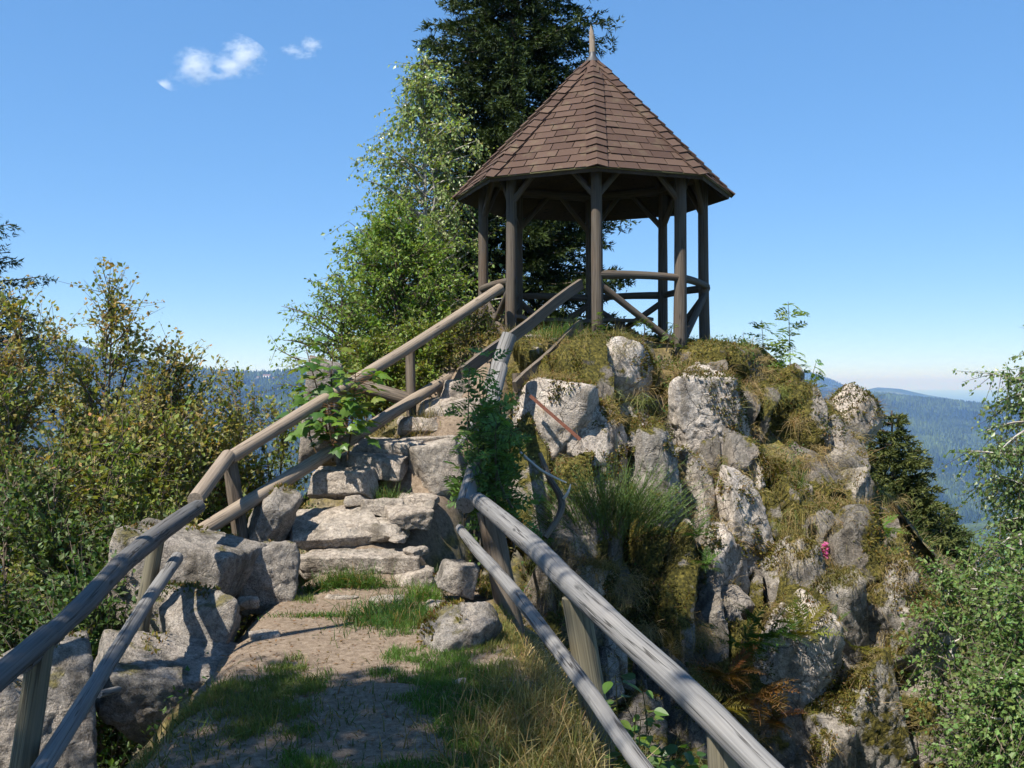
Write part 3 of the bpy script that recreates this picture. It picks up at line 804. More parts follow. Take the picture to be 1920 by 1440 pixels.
# --- boulders along the path: things
BOULD = [
    ((480, 1078, 8.35), (0.33, 0.42, 0.26), (0, 0, 14), 51, "big weathered granite boulder at the foot of the stone stair, left of the grass tuft", 5, 9),
    ((325, 1105, 7.75), (0.50, 0.46, 0.46), (0, 12, -10), 52, "sloping pale granite boulder behind the short end of the lower left rail", 5, 9),
    ((372, 1160, 7.0), (0.30, 0.30, 0.22), (-6, 4, 8), 54, "squat granite block striped by rail shadows with an undercut dark front", 4, 16),
    ((305, 1290, 6.3), (0.50, 0.42, 0.24), (6, 10, 14), 56, "flat stepped granite slab lying beside the left railing in the shade", 5, 14),
    ((50, 1360, 5.6), (0.36, 0.34, 0.40), (0, -10, 20), 58, "mossy granite boulder outside the left railing behind its nearest post", 5, 10),
    ((868, 1182, 6.5), (0.27, 0.20, 0.17), (12, -26, 20), 60, "tilted pointed granite boulder right of the path beside the lower rail", 4, 8),
    ((858, 1084, 8.15), (0.15, 0.18, 0.14), (0, 8, 12), 62, "small mossy granite block under the broken end of the lower right rail", 4, 12),
    ((508, 972, 9.2), (0.20, 0.30, 0.32), (0, 22, 8), 64, "tilted granite slab standing right of the handrail's bottom post", 4, 12),
    ((606, 775, 11.3), (0.22, 0.30, 0.62), (0, 3, 6), 66, "tall upright granite stone behind the maple sapling", 4, 14),
]
for (px, py, d), sz, rot, sd_, lab, sub, bx_ in BOULD:
    o = put_stone("boulder", P(px, py, d + sz[1] * 0.5), sz, M_BOULD, rot=rot, seed=sd_, sub=sub, cuts=8, boxy=bx_ * 1.8 + 6, rough=0.035)
    tag(o, lab, "boulder", "boulders beside the path")

# --- the stair of natural stones
STEPS = [
    ((676, 1058, 9.0), (0.56, 0.24, 0.11), (2, 1.5, -7), 71, "long worn granite step above the grass tuft at the stair foot", 22),
    ((615, 992, 9.45), (0.38, 0.34, 0.11), (17, -3, 8), 72, "broad sloping slab with ripple marks, second from the stair foot", 14),
    ((708, 992, 9.45), (0.26, 0.20, 0.075), (6, 0, -12), 74, "low flat stone right of the rippled slab on the stair", 14),
    ((768, 968, 9.55), (0.22, 0.20, 0.09), (5, 3, 18), 73, "flat pale stone beside the grass at the right edge of the stair", 14),
    ((714, 950, 9.85), (0.18, 0.13, 0.08), (0, 2, 8), 75, "small square edged paving stone below the tall step block", 16),
    ((782, 938, 9.95), (0.21, 0.14, 0.06), (4, 0, -8), 76, "thin flat pale stone right of the square paving stone", 14),
    ((641, 908, 9.95), (0.31, 0.20, 0.155), (0, 1, -8), 77, "rectangular granite step block standing below the lower handrail", 22),
    ((700, 872, 10.3), (0.36, 0.26, 0.12), (0, 2, -4), 78, "shaded dark step behind the rectangular block", 16),
    ((735, 846, 10.65), (0.36, 0.30, 0.13), (0, 0, -6), 80, "worn step in the shade of the handrail, left of the tall block", 18),
    ((815, 880, 10.45), (0.28, 0.40, 0.30), (0, -2, 8), 81, "tall rounded granite block with a flat top in mid stair", 14),
    ((848, 778, 11.35), (0.34, 0.34, 0.20), (0, 0, 6), 83, "square granite block of the upper stair behind the rowan shrub", 20),
    ((868, 735, 11.75), (0.30, 0.30, 0.16), (0, -6, 10), 84, "rounded pale rock on top of the upper stair block", 10),
    ((960, 694, 12.3), (0.42, 0.28, 0.12), (0, 0, -8), 85, "topmost pale stone slab before the pavilion entrance", 16),
    ((905, 725, 11.9), (0.34, 0.24, 0.14), (0, 2, -14), 87, "weathered slab between the rounded pale rock and the plank handrail", 16),
    ((800, 835, 10.9), (0.34, 0.26, 0.10), (0, 0, 6), 88, "flat earth dusted slab that tops the tall stair block", 16),
    ((790, 800, 11.1), (0.26, 0.22, 0.11), (0, 3, 10), 89, "low riser stone at the foot of the upper square block", 16),
    ((1015, 668, 12.55), (0.36, 0.26, 0.10), (0, 0, 10), 79, "last threshold slab under the pavilion entrance", 16),
    ((778, 1092, 8.75), (0.16, 0.15, 0.10), (0, -8, 20), 86, "small rough stone at the right end of the lowest step", 12),
]
for (px, py, d), sz, rot, sd_, lab, bx_ in STEPS:
    o = put_stone("stone_step", P(px, py, d + sz[1] * 0.6), sz, M_STEP, rot=rot, seed=sd_, sub=5 if sz[0] > 0.37 else 4, cuts=5, boxy=bx_ * 2 + 8, rough=0.035, cutd=(0.8, 1.1))
    tag(o, lab, "step", "natural stones of the stair")

SMALL = [
    ((497, 1212, 6.9), (0.12, 0.11, 0.035), "flat pale stone sunk into the path beside the boulders"),
    ((460, 1132, 7.9), (0.10, 0.08, 0.05), "small stone against the foot of the big boulder"),
    ((735, 1128, 8.2), (0.20, 0.10, 0.05), "low stone ridge in the path below the small rough stone"),
    ((822, 1142, 7.9), (0.19, 0.10, 0.08), "grey stone behind the pointed boulder and its grass"),
    ((822, 1178, 7.55), (0.10, 0.09, 0.07), "small stone leaning on the pointed boulder's left end"),
    ((640, 1108, 8.3), (0.16, 0.06, 0.02), "thin pale stone flush with the earth in mid path"),
    ((668, 938, 9.9), (0.11, 0.08, 0.06), "little rough stone at the foot of the rectangular block"),
    ((855, 1322, 5.55), (0.05, 0.05, 0.03), "pebble in the shaded earth right of the path"),
    ((780, 1033, 9.05), (0.13, 0.08, 0.04), "pale broken stone at the step's grassy right end"),
    ((745, 1010, 9.25), (0.16, 0.08, 0.03), "thin ledge stone in the earth of the stair"),
]
for k, ((px, py, d), sz, lab) in enumerate(SMALL):
    o = put_stone("stone", P(px, py, d), sz, M_STEP, rot=(0, 4, 30 * k), seed=90 + k, sub=3, cuts=6, boxy=10, rough=0.07)
    tag(o, lab, "stone", "small stones in the path")
    if k in (0, 5, 7): o.location.z = ground_z(o.location.x, o.location.y) + sz[2] * 0.1

M_PEB = rock_mat("pebble_granite", light=(0.30, 0.25, 0.20), dark=(0.14, 0.115, 0.095), moss=0.0, warm=0.3)
# ================================================================== pavilion
M_LOG = wood_mat("pavilion_log", (0.10, 0.082, 0.063), (0.022, 0.017, 0.013), 0.5, (0.10, 0.06, 0.035), 0.5)
M_DARKWOOD = wood_mat("roof_boards", (0.055, 0.038, 0.027), (0.025, 0.018, 0.013), 0.4)
M_RAIL = wood_mat("stair_rail_wood", (0.25, 0.20, 0.15), (0.13, 0.10, 0.073), 0.5, (0.22, 0.165, 0.115), 0.4)
M_GREY = wood_mat("silvered_wood", (0.18, 0.174, 0.166), (0.085, 0.082, 0.078), 0.8, (0.22, 0.20, 0.18), 0.4)
M_GREYSHADE = wood_mat("shaded_silvered_wood", (0.105, 0.103, 0.10), (0.042, 0.041, 0.040), 0.85, (0.12, 0.105, 0.09), 0.5)  # silvered wood again, darkened: the shade on the left top rails is in its colour
M_POST = wood_mat("dark_post_wood", (0.15, 0.12, 0.09), (0.045, 0.034, 0.025), 0.7, (0.06, 0.04, 0.025), 0.6)
M_POSTL = wood_mat("olive_post_wood", (0.15, 0.132, 0.09), (0.06, 0.053, 0.037), 0.6, (0.10, 0.085, 0.05), 0.4)
M_PLANK = wood_mat("sawn_plank", (0.13, 0.105, 0.08), (0.055, 0.043, 0.034), 0.4, (0.10, 0.08, 0.06), 0.4)


def shingle_mat():
    m, n, l, b = new_mat("bitumen_shingle")
    oi = N(n, "ShaderNodeObjectInfo"); co = N(n, "ShaderNodeTexCoord").outputs["Object"]
    t = N(n, "ShaderNodeTexNoise"); t.inputs["Scale"].default_value = 150; t.inputs["Detail"].default_value = 3; l.new(co, t.inputs[0])
    t2 = N(n, "ShaderNodeTexNoise"); t2.inputs["Scale"].default_value = 6; t2.inputs["Detail"].default_value = 6; l.new(co, t2.inputs[0])
    r = ramp(n, [(0.0, (0.054, 0.032, 0.024)), (0.5, (0.067, 0.041, 0.030)), (1.0, (0.084, 0.053, 0.039))]); l.new(oi.outputs["Random"], r.inputs[0])
    rt = ramp(n, [(0.3, (0.65, 0.65, 0.65)), (0.7, (1.3, 1.3, 1.3))]); l.new(t.outputs[0], rt.inputs[0])
    c = mixc(n, l, 0.7, r.outputs[0], rt.outputs[0], 'MULTIPLY')
    rm = ramp(n, [(0.55, (0, 0, 0)), (0.78, (0.5, 0.5, 0.5))]); l.new(t2.outputs[0], rm.inputs[0])
    c = mixc(n, l, rm.outputs[0], c, (0.12, 0.10, 0.06))
    l.new(c, b.inputs["Base Color"]); b.inputs["Roughness"].default_value = 0.9; b.inputs["Specular IOR Level"].default_value = 0.2
    bp = N(n, "ShaderNodeBump"); bp.inputs["Strength"].default_value = 0.5; bp.inputs["Distance"].default_value = 0.004; l.new(t.outputs[0], bp.inputs["Height"]); l.new(bp.outputs[0], b.inputs["Normal"])
    return m


M_SH = shingle_mat()
M_LEAD, _n, _l, _b = new_mat("lead_flashing"); _b.inputs["Base Color"].default_value = (0.05, 0.05, 0.052, 1); _b.inputs["Roughness"].default_value = 0.55; _b.inputs["Metallic"].default_value = 0.4
M_EDGE, _n, _l, _b = new_mat("mossy_eave_edge"); _b.inputs["Base Color"].default_value = (0.10, 0.085, 0.035, 1); _b.inputs["Roughness"].default_value = 0.9

DC = 14.0
GC = np.array([(1111 - 960) / FPX * DC, DC, 0.0])
GR, GP = 1.945, 1.555                         # radius to the eave corners, to the posts
Z_FLOOR, Z_EAVE, Z_APEX = 0.55, 2.66, 4.64
PHI = R(3.0)


def gdir(k, off=0.0):
    """direction of corner k: 0 faces the viewer, counted towards the right"""
    a = (k + off) * math.pi / 4 - PHI
    return np.array([math.sin(a), -math.cos(a), 0.0])


gaz = thing("pavilion", "open octagonal wooden pavilion with a pointed brown shingle roof on the rock top", "pavilion", GC + np.array([0, 0, Z_FLOOR]))
z3 = lambda z: np.array([0, 0, z])
roof_z = lambda r: Z_EAVE + (GR - r) / GR * (Z_APEX - Z_EAVE)
gz = [ground_z(*(GC + gdir(k) * GP)[:2]) for k in range(8)]
POST_TOP = roof_z(GP) - 0.16
lean = {0: (-0.02, 0), 7: (0.01, 0), 2: (-0.03, 0)}
PT = []
for k in range(8):
    b0 = GC + gdir(k) * GP; lx = lean.get(k, (0, 0))[0]
    base = b0 + z3(min(gz[k], Z_FLOOR) - 0.15) - np.array([lx, 0, 0]); top = b0 + z3(POST_TOP)
    PT.append((base, top))
    t = np.linspace(0, 1, 9)[:, None]; bow = np.sin(t * 3.1) * np.array([[0.012 * math.sin(k * 2.1), 0, 0]])
    rad = np.linspace(0.078, 0.068, 9) * (1.0 if k != 1 else 1.12)
    tube(MB(), base + (top - base) * t + bow, rad, 14, rough=0.07, seed=k + 1).build("post", M_LOG, gaz, True, False, True)
for k in range(8):
    a = GC + gdir(k) * (GP + 0.0) + z3(POST_TOP + 0.05); b_ = GC + gdir(k + 1) * (GP + 0.0) + z3(POST_TOP + 0.05)
    e = unit(b_ - a) * 0.12
    tube(MB(), np.linspace(a - e, b_ + e, 5), 0.075, 10, rough=0.05, seed=k + 20).build("ring_beam", M_LOG, gaz, True, False, True)
    # knee braces from each post to the ring beams on both sides
    for nb in (-1, 1):
        d_ = unit(GC + gdir(k + nb) * GP - (GC + gdir(k) * GP))
        a2 = GC + gdir(k) * GP + z3(POST_TOP - 0.50) + d_ * 0.03; b2 = GC + gdir(k) * GP + z3(POST_TOP + 0.03) + d_ * 0.50
        tube(MB(), np.linspace(a2, b2, 4), 0.042, 8, rough=0.05, seed=k * 3 + nb + 40).build("brace", M_LOG, gaz, True, False, True)

# railings: every bay but the entrance between posts 7 and 0
ZR = Z_FLOOR + 0.80
for k in range(7):
    a = PT[k][0] * 1.0; b_ = PT[k + 1][0] * 1.0; a[2] = b_[2] = 0
    d_ = unit(b_ - a); out = unit((a + b_) / 2 - GC * np.array([1, 1, 0])); sh = out * 0.015
    ex = d_ * 0.02
    zz = ZR + (0.03 if k in (0, 1) else 0)
    tt = np.linspace(0, 1, 6)[:, None]
    pts = (a - ex * (-0.5 if k == 0 else 1)) + (b_ + ex - (a - ex * (-0.5 if k == 0 else 1))) * tt + sh + z3(zz) + np.sin(tt * math.pi) * np.array([[0, 0, 0.015]])
    tube(MB(), pts, np.linspace(0.056, 0.048, 6), 12, rough=0.06, seed=k + 60).build("top_rail", M_LOG, gaz, True, False, True)
    mid = (a + b_) / 2
    zb = Z_FLOOR + 0.02
    for s_, (p0, p1) in enumerate(((a, a * 0.12 + b_ * 0.88), (b_, b_ * 0.12 + a * 0.88))):
        if (k, s_) in ((0, 1), (1, 0), (2, 1)): continue
        tube(MB(), np.linspace(p0 + z3(zz - 0.1) + sh * (0.35 if s_ else -0.35), p1 + z3(zb) + sh * (0.35 if s_ else -0.35), 4), 0.048, 8, rough=0.06, seed=k * 5 + s_ + 80).build("cross_brace", M_LOG, gaz, True, False, True)

# roof: boarded shell, shingles on the visible faces, ridge caps, spike
roof = thing("roof", "", "", GC + z3(Z_EAVE)); del roof["label"], roof["category"]; attach(roof, gaz)
mb = MB(); vv = []
for k in range(8): vv.append(GC + gdir(k) * (GR - 0.012) + z3(Z_EAVE - 0.008))
for k in range(8): vv.append(GC + gdir(k) * (GR - 0.03) + z3(Z_EAVE - 0.055))
vv.append(GC + z3(Z_APEX - 0.01)); vv.append(GC + z3(Z_APEX - 0.12)); vv = np.array(vv)
i8 = np.arange(8); j8 = (i8 + 1) % 8
wd = np.stack([vv[:, 0] * 1.0, vv[:, 1], vv[:, 2]], 1)
mb.add(vv, np.stack([i8, j8, np.full(8, 16)], 1), np.stack([j8 + 8, i8 + 8, np.full(8, 17)], 1), np.stack([i8, i8 + 8, j8 + 8, j8], 1), wood=wd)
dk = mb.build("boarding", M_DARKWOOD, None, False, False, True); attach(dk, roof)
for k in range(8):
    a = GC + z3(Z_APEX - 0.22) + gdir(k) * 0.06; b_ = GC + gdir(k) * (GR - 0.12) + z3(Z_EAVE - 0.02)
    o = tube(MB(), np.linspace(a, b_, 3), 0.045, 8, rough=0.04, seed=k).build("rafter", M_DARKWOOD, None, True, False, True); attach(o, roof)

NC = 18


def shingle_piece(face, t0, t1, s0, s1, s0t, s1t, lift0, lift1, th=0.007):
    """a thin tile on roof face `face`; t: 0 at the apex, 1 at the eave; s: -1..1 across the face at the lower / upper edge"""
    A = GC + z3(Z_APEX); B0 = GC + gdir(face) * GR + z3(Z_EAVE); B1 = GC + gdir(face + 1) * GR + z3(Z_EAVE)
    nf = unit(np.cross(B0 - A, B1 - A)); nf = nf if nf[2] > 0 else -nf

    def at(t, s, h): return A + ((B0 + B1) / 2 + (B1 - B0) / 2 * s - A) * t + nf * h
    v = [at(t0, s0t, lift0), at(t0, s1t, lift0), at(t1, s1, lift1), at(t1, s0, lift1)]
    v += [q + nf * th for q in v]
    return np.array(v), np.array([[3, 2, 1, 0], [4, 5, 6, 7], [0, 1, 5, 4], [1, 2, 6, 5], [2, 3, 7, 6], [3, 0, 4, 7]])


g = np.random.default_rng(3)
back = MB()
for face in range(-2, 6):
    vis = face in (-2, -1, 0, 1)
    for c in range(1, NC):
        t0, t1 = c / NC - 0.004, (c + 1) / NC + 0.004
        half = GR * math.sin(math.pi / 8) * t1                     # metres from the middle to the ridge at the lower edge
        wsh = 0.30; n0 = math.ceil(half / wsh) + 1
        o_ = (0.5 if c % 2 else 0) + g.uniform(-0.12, 0.12)
        for q in range(-n0, n0 + 1):
            x0, x1 = (q + o_) * wsh, (q + 1 + o_) * wsh
            x0c, x1c = max(x0, -half * 0.985), min(x1, half * 0.985)
            if x1c - x0c < 0.03: continue
            gap = 0.006
            # keep the upper edge inside the face too
            lim = t0 / t1
            s0, s1 = (x0c + gap) / half, (x1c - gap) / half
            ht = GR * math.sin(math.pi / 8) * max(t0, 1e-3)
            s0t, s1t = np.clip((x0c + gap) / ht, -0.985, 0.985), np.clip((x1c - gap) / ht, -0.985, 0.985)
            if s1t - s0t < 0.02: s0t, s1t = s0t - 0.02, s1t + 0.02
            l1 = 0.010 + g.uniform(0, 0.007) + (0.005 if g.random() < 0.06 else 0)
            v, f = shingle_piece(face, t0, t1 + g.uniform(-0.003, 0.003), s0, s1, s0t, s1t, 0.001, l1)
            if vis:
                o = MB().add(v, f).build("shingle", M_SH, None, False, False); attach(o, roof)
            else: back.add(v, f)
o = back.build("shingles_behind", M_SH, None, False, False, kind="stuff"); attach(o, roof)
for k in range(8):                                             # ridge caps bent over each hip
    A = GC + z3(Z_APEX); Bc = GC + gdir(k) * GR + z3(Z_EAVE)
    nl, nr = [], []
    for ff in (k - 1, k):
        B0 = GC + gdir(ff) * GR + z3(Z_EAVE); B1 = GC + gdir(ff + 1) * GR + z3(Z_EAVE)
        q = unit(np.cross(B0 - A, B1 - A)); nl.append(q if q[2] > 0 else -q)
    ax = unit(Bc - A); dl = unit(np.cross(nl[0], ax)); dr = unit(np.cross(ax, nl[1]))
    dl = dl if np.dot(dl, gdir(k - 1) - gdir(k)) > 0 else -dl; dr = dr if np.dot(dr, gdir(k + 1) - gdir(k)) > 0 else -dr
    nm = unit(nl[0] + nl[1])
    for c in range(1, NC):
        t0, t1 = c / NC - 0.01, (c + 1) / NC + 0.012
        wd_ = min(0.135, 0.55 * GR * math.sin(math.pi / 8) * 2 * t0)
        u0, u1 = A + (Bc - A) * t0 + nm * 0.020, A + (Bc - A) * t1 + nm * (0.042 + g.uniform(0, 0.008))
        row = lambda u, h: [u + dl * wd_ + nl[0] * h - nm * 0.006, u + nm * h, u + dr * wd_ + nl[1] * h - nm * 0.006]
        v = np.array(row(u0, 0) + row(u1, 0) + row(u0, 0.012) + row(u1, 0.012))
        f = [[6, 7, 10, 9], [7, 8, 11, 10], [0, 3, 4, 1], [1, 4, 5, 2], [3, 9, 10, 4], [4, 10, 11, 5], [0, 6, 9, 3], [2, 5, 11, 8], [0, 1, 7, 6], [1, 2, 8, 7]]
        o = MB().add(v, f).build("ridge_cap", M_SH, None, False, False); attach(o, roof)
for k in range(8):                                             # moss grown along the eave edge
    a = GC + gdir(k) * GR + z3(Z_EAVE - 0.004); b_ = GC + gdir(k + 1) * GR + z3(Z_EAVE - 0.004)
    o = tube(MB(), np.linspace(a, b_, 14), 0.014, 6, rough=0.7, seed=k + 5).build("eave_edge", M_EDGE, None, True, False); attach(o, roof)
v, f = [], []
cone = MB(); th = np.arange(16) / 16 * 2 * math.pi
rg = np.stack([np.cos(th), np.sin(th), 0 * th], 1)
cone.add(np.vstack([GC + rg * 0.125 + z3(Z_APEX - 0.085), GC + rg * 0.055 + z3(Z_APEX + 0.01), GC + rg * 0.045 + z3(Z_APEX + 0.07)]), np.concatenate([np.stack([np.arange(16) + o_, (np.arange(16) + 1) % 16 + o_, (np.arange(16) + 1) % 16 + 16 + o_, np.arange(16) + 16 + o_], 1) for o_ in (0, 16)]))
o = cone.build("flashing", M_LEAD, None, True, False); attach(o, roof)
fin = np.array([[0, 0, -0.05], [0.0, 0, 0.12], [-0.006, 0, 0.25], [-0.016, 0, 0.36], [-0.026, 0, 0.45]]) + GC + z3(Z_APEX)
o = tube(MB(), fin, [0.05, 0.046, 0.044, 0.03, 0.004], 10, rough=0.05).build("spike", M_RAIL, None, True, False, True); attach(o, roof)

# bench inside: round log seat on stumps along the back
b1 = thing("bench", "plank bench standing inside the pavilion along its back railing", "bench", GC + z3(Z_FLOOR))


def plank(mb, a, b, wd_, th_, up=(0, 0, 1), off=0.0, wav=0.012):
    a = np.asarray(a, float); b = np.asarray(b, float); d_ = unit(b - a); s = unit(np.cross(d_, up)); u = np.cross(s, d_)
    n_ = 9; L = np.linalg.norm(b - a); t = np.linspace(0, 1, n_)
    v, ww = [], []
    for ti in t:
        c = a + (b - a) * ti; wig = wav * math.sin(ti * 9 + a[0] * 7)
        for q, (x_, y_) in enumerate(((-1, -1), (1, -1), (1, 1), (-1, 1))):
            v.append(c + s * x_ * th_ / 2 + u * (y_ * wd_ / 2 + wig)); ww.append((ti * L + off, x_ * th_ / 2, y_ * wd_ / 2))
    idx = np.arange(4 * n_).reshape(n_, 4); nx = np.roll(idx, -1, 1)
    f = np.stack([idx[:-1], nx[:-1], nx[1:], idx[1:]], -1).reshape(-1, 4)
    f = np.vstack([f, [[3, 2, 1, 0]], [[4 * n_ - 4, 4 * n_ - 3, 4 * n_ - 2, 4 * n_ - 1]]])
    mb.add(np.array(v), f, wood=np.array(ww)); return mb


for k in (3, 4):
    a = GC + gdir(k) * 1.28 + z3(Z_FLOOR + 0.42); b_ = GC + gdir(k + 1) * 1.28 + z3(Z_FLOOR + 0.42)
    plank(MB(), a, b_, 0.05, 0.26).build("seat", M_PLANK, b1, False, False, True)
    m_ = (a + b_) / 2; tube(MB(), [m_ - z3(0.5), m_ - z3(0.03)], 0.08, 10, rough=0.05).build("leg", M_LOG, b1, True, False, True)
b2 = thing("bench", "plank bench standing inside the pavilion seen through its entrance", "bench", GC + z3(Z_FLOOR))
a = GC + gdir(5) * 1.28 + z3(Z_FLOOR + 0.42); b_ = GC + gdir(6) * 1.28 + z3(Z_FLOOR + 0.42)
plank(MB(), a, b_, 0.05, 0.26).build("seat", M_PLANK, b2, False, False, True)
for q in (0.2, 0.8):
    m_ = a + (b_ - a) * q; tube(MB(), [m_ - z3(0.5), m_ - z3(0.03)], 0.07, 10, rough=0.05).build("leg", M_LOG, b2, True, False, True)

# ================================================================== railings


def logp(name, parent, mat, pts, rad, seed, n=16, rough=0.06, bend=0.0, k=12):
    pts = np.asarray(pts, float)
    if len(pts) == 2:
        t = np.linspace(0, 1, k)[:, None]
        g_ = np.random.default_rng(seed); bv = g_.normal(size=3) * bend
        pts = pts[0] + (pts[1] - pts[0]) * t + np.sin(t * math.pi) * bv + np.sin(t * 9 + seed) * g_.normal(size=3) * bend * 0.3
    rad = np.interp(np.linspace(0, 1, len(pts)), np.linspace(0, 1, len(np.atleast_1d(rad))), np.atleast_1d(rad))
    return tube(MB(), pts, rad, n, rough=rough, seed=seed, off=seed * 1.7).build(name, mat, parent, True, False, True)


def curve(*ps, k=24):
    """smooth curve through pixel points (px, py, d)"""
    q = np.array([P(*a) for a in ps]); t = np.linspace(0, len(q) - 1, k)
    out = []
    for ti in t:
        i = min(int(ti), len(q) - 2); f_ = ti - i
        p0, p1, p2, p3 = q[max(i - 1, 0)], q[i], q[i + 1], q[min(i + 2, len(q) - 1)]
        out.append(0.5 * ((2 * p1) + (-p0 + p2) * f_ + (2 * p0 - 5 * p1 + 4 * p2 - p3) * f_ ** 2 + (-p0 + 3 * p1 - 3 * p2 + p3) * f_ ** 3))
    return np.array(out)


lf = thing("log_railing", "weathered log railing with two rails left of the path", "railing", P(75, 1440, 3.8))
logp("top_rail", lf, M_GREYSHADE, curve((-330, 1560, 2.75), (-90, 1345, 3.25), (90, 1190, 3.95)), [0.046, 0.048, 0.045], 2, bend=0)
logp("top_rail", lf, M_GREYSHADE, curve((40, 1242, 3.75), (150, 1140, 4.6), (235, 1052, 5.7), (310, 992, 6.9), (372, 950, 7.6)), [0.045, 0.048, 0.055, 0.064, 0.064, 0.056], 3, rough=0.14)
logp("lower_rail", lf, M_GREY, curve((60, 1470, 3.55), (200, 1250, 4.9), (275, 1130, 6.2), (332, 1046, 7.25)), [0.036, 0.039, 0.043, 0.046], 4, rough=0.08)
logp("post", lf, M_POSTL, [P(78, 1205, 3.92), P(25, 1560, 3.85)], [0.048, 0.052], 5)
logp("post", lf, M_POSTL, [P(298, 990, 6.98), P(248, 1262, 6.98)], [0.055, 0.06], 6)
logp("post", lf, M_POSTL, [P(-330, 1560, 2.8), P(-380, 2300, 2.8)], [0.05, 0.055], 7)
logp("stub", lf, M_GREY, [P(185, 1302, 5.2), P(222, 1292, 5.6)], [0.02, 0.018], 8, n=10)

rf = thing("log_railing", "silver grey log railing with two rails right of the path above the cliff", "railing", P(1110, 1400, 4.77))
logp("top_rail", rf, M_GREY, curve((1640, 1640, 2.45), (1430, 1440, 2.95), (1290, 1300, 3.4), (1085, 1110, 4.75), (990, 1015, 6.1), (896, 937, 8.1)), [0.045, 0.046, 0.049, 0.058, 0.065, 0.062], 9, rough=0.12)
logp("lower_rail", rf, M_GREY, curve((1380, 1660, 2.6), (1205, 1440, 3.3), (1085, 1270, 4.3), (960, 1105, 6.0), (897, 1035, 7.2), (862, 990, 8.1)), [0.029, 0.030, 0.034, 0.041, 0.043, 0.034], 10, rough=0.14)
logp("post", rf, M_POSTL, [P(1078, 1118, 4.86), P(1140, 1480, 4.86)], [0.066, 0.07], 11)
logp("post", rf, M_POST, [P(915, 958, 8.12), P(972, 1240, 8.12)], [0.095, 0.105], 12, rough=0.12)
logp("post", rf, M_POSTL, [P(1356, 1372, 3.22), P(1385, 1900, 3.22)], [0.055, 0.06], 13)
logp("post", rf, M_GREY, [P(955, 628, 10.75), P(918, 735, 10.6)], [0.085, 0.09], 14, rough=0.06)
logp("steep_rail", rf, M_GREY, [P(872, 948, 8.25), P(940, 690, 10.55)], [0.078, 0.07], 15, rough=0.06)
logp("broken_rail", rf, M_GREY, [P(861, 838, 9.4), P(885, 796, 9.9)], [0.03, 0.034], 16, n=10)

lh = thing("stair_handrail", "pale round log handrail climbing left of the stone stair to the pavilion", "handrail", P(450, 1015, 9.0))
pe = (PT[7][0] + PT[7][1]) / 2
a1 = P(430, 858, 9.0); a2 = P(938, 541, 12.72)
logp("top_rail", lh, M_RAIL, [a1, a2], [0.062, 0.066], 21, rough=0.035, bend=0.01)
logp("short_rail", lh, M_RAIL, [P(366, 938, 7.75), P(427, 856, 8.98)], [0.062, 0.066], 22, rough=0.035)
logp("lower_rail", lh, M_RAIL, [P(368, 1003, 8.55), P(905, 668, 12.7)], [0.068, 0.068], 23, rough=0.035, bend=0.012)
logp("post", lh, M_POST, [P(430, 858, 9.08), P(456, 1040, 9.08)], [0.066, 0.075], 24, rough=0.08)
logp("post", lh, M_POST, [P(769, 655, 11.42), P(772, 815, 11.42)], [0.055, 0.06], 25, rough=0.08)

rh = thing("stair_handrail", "pair of sawn planks nailed up the right side of the stair top", "handrail", P(968, 715, 11.0))
plank(MB(), P(1090, 532, 12.5), P(868, 700, 10.6), 0.13, 0.05).build("top_plank", M_PLANK, rh, False, False, True)
plank(MB(), P(1090, 608, 12.5), P(966, 726, 11.1), 0.12, 0.05).build("lower_plank", M_PLANK, rh, False, False, True)
logp("post", rh, M_POST, [P(968, 700, 11.25), P(972, 790, 11.25)], [0.05, 0.055], 27)

lg = thing("log", "dark sawn log lying behind the maple sapling and handrail", "log", P(690, 730, 11.6))
logp("timber", lg, M_POST, [P(637, 712, 11.55), P(775, 752, 11.4)], [0.085, 0.08], 31)

M_RUST, n_, l_, b_ = new_mat("rusty_iron")
t_ = N(n_, "ShaderNodeTexNoise"); t_.inputs["Scale"].default_value = 40; r_ = ramp(n_, [(0.3, (0.06, 0.022, 0.013)), (0.7, (0.17, 0.055, 0.027))]); l_.new(t_.outputs[0], r_.inputs[0]); l_.new(r_.outputs[0], b_.inputs["Base Color"]); b_.inputs["Roughness"].default_value = 0.8
o = plank(MB(), P(994, 742, 10.75), P(1088, 824, 10.55), 0.034, 0.02, wav=0.0).build("iron_bar", M_RUST, None, False, False)
tag(o, "rusty flat iron bar leaning against the pale cliff rock below the planks", "iron bar")
# ================================================================== trees and shrubs
M_BARK = wood_mat("bark", (0.13, 0.10, 0.075), (0.04, 0.032, 0.025), 0.6)
M_BIRCHBARK = wood_mat("birch_bark", (0.42, 0.39, 0.35), (0.12, 0.10, 0.085), 0.5)
M_LEAF = leaf_mat("leaf", 0.35, 0.5, 0.3)
M_BIRCHLEAF = leaf_mat("birch_leaf", 0.4, 0.38, 0.5)
M_NEEDLE = leaf_mat("needle", 0.10, 0.6, 0.12)
M_GRASS = leaf_mat("grass_blade", 0.35, 0.55, 0.25)
M_FERN = leaf_mat("fern_leaf", 0.35, 0.5, 0.3)


def vary(base, m, g, amt=0.25, hue=0.12):
    c = np.asarray(base, float)[None] * g.uniform(1 - amt, 1 + amt, (m, 1))
    return np.clip(c * (1 + g.normal(size=(m, 3)) * hue * np.array([1, 0.5, 0.8])), 0.003, 1)


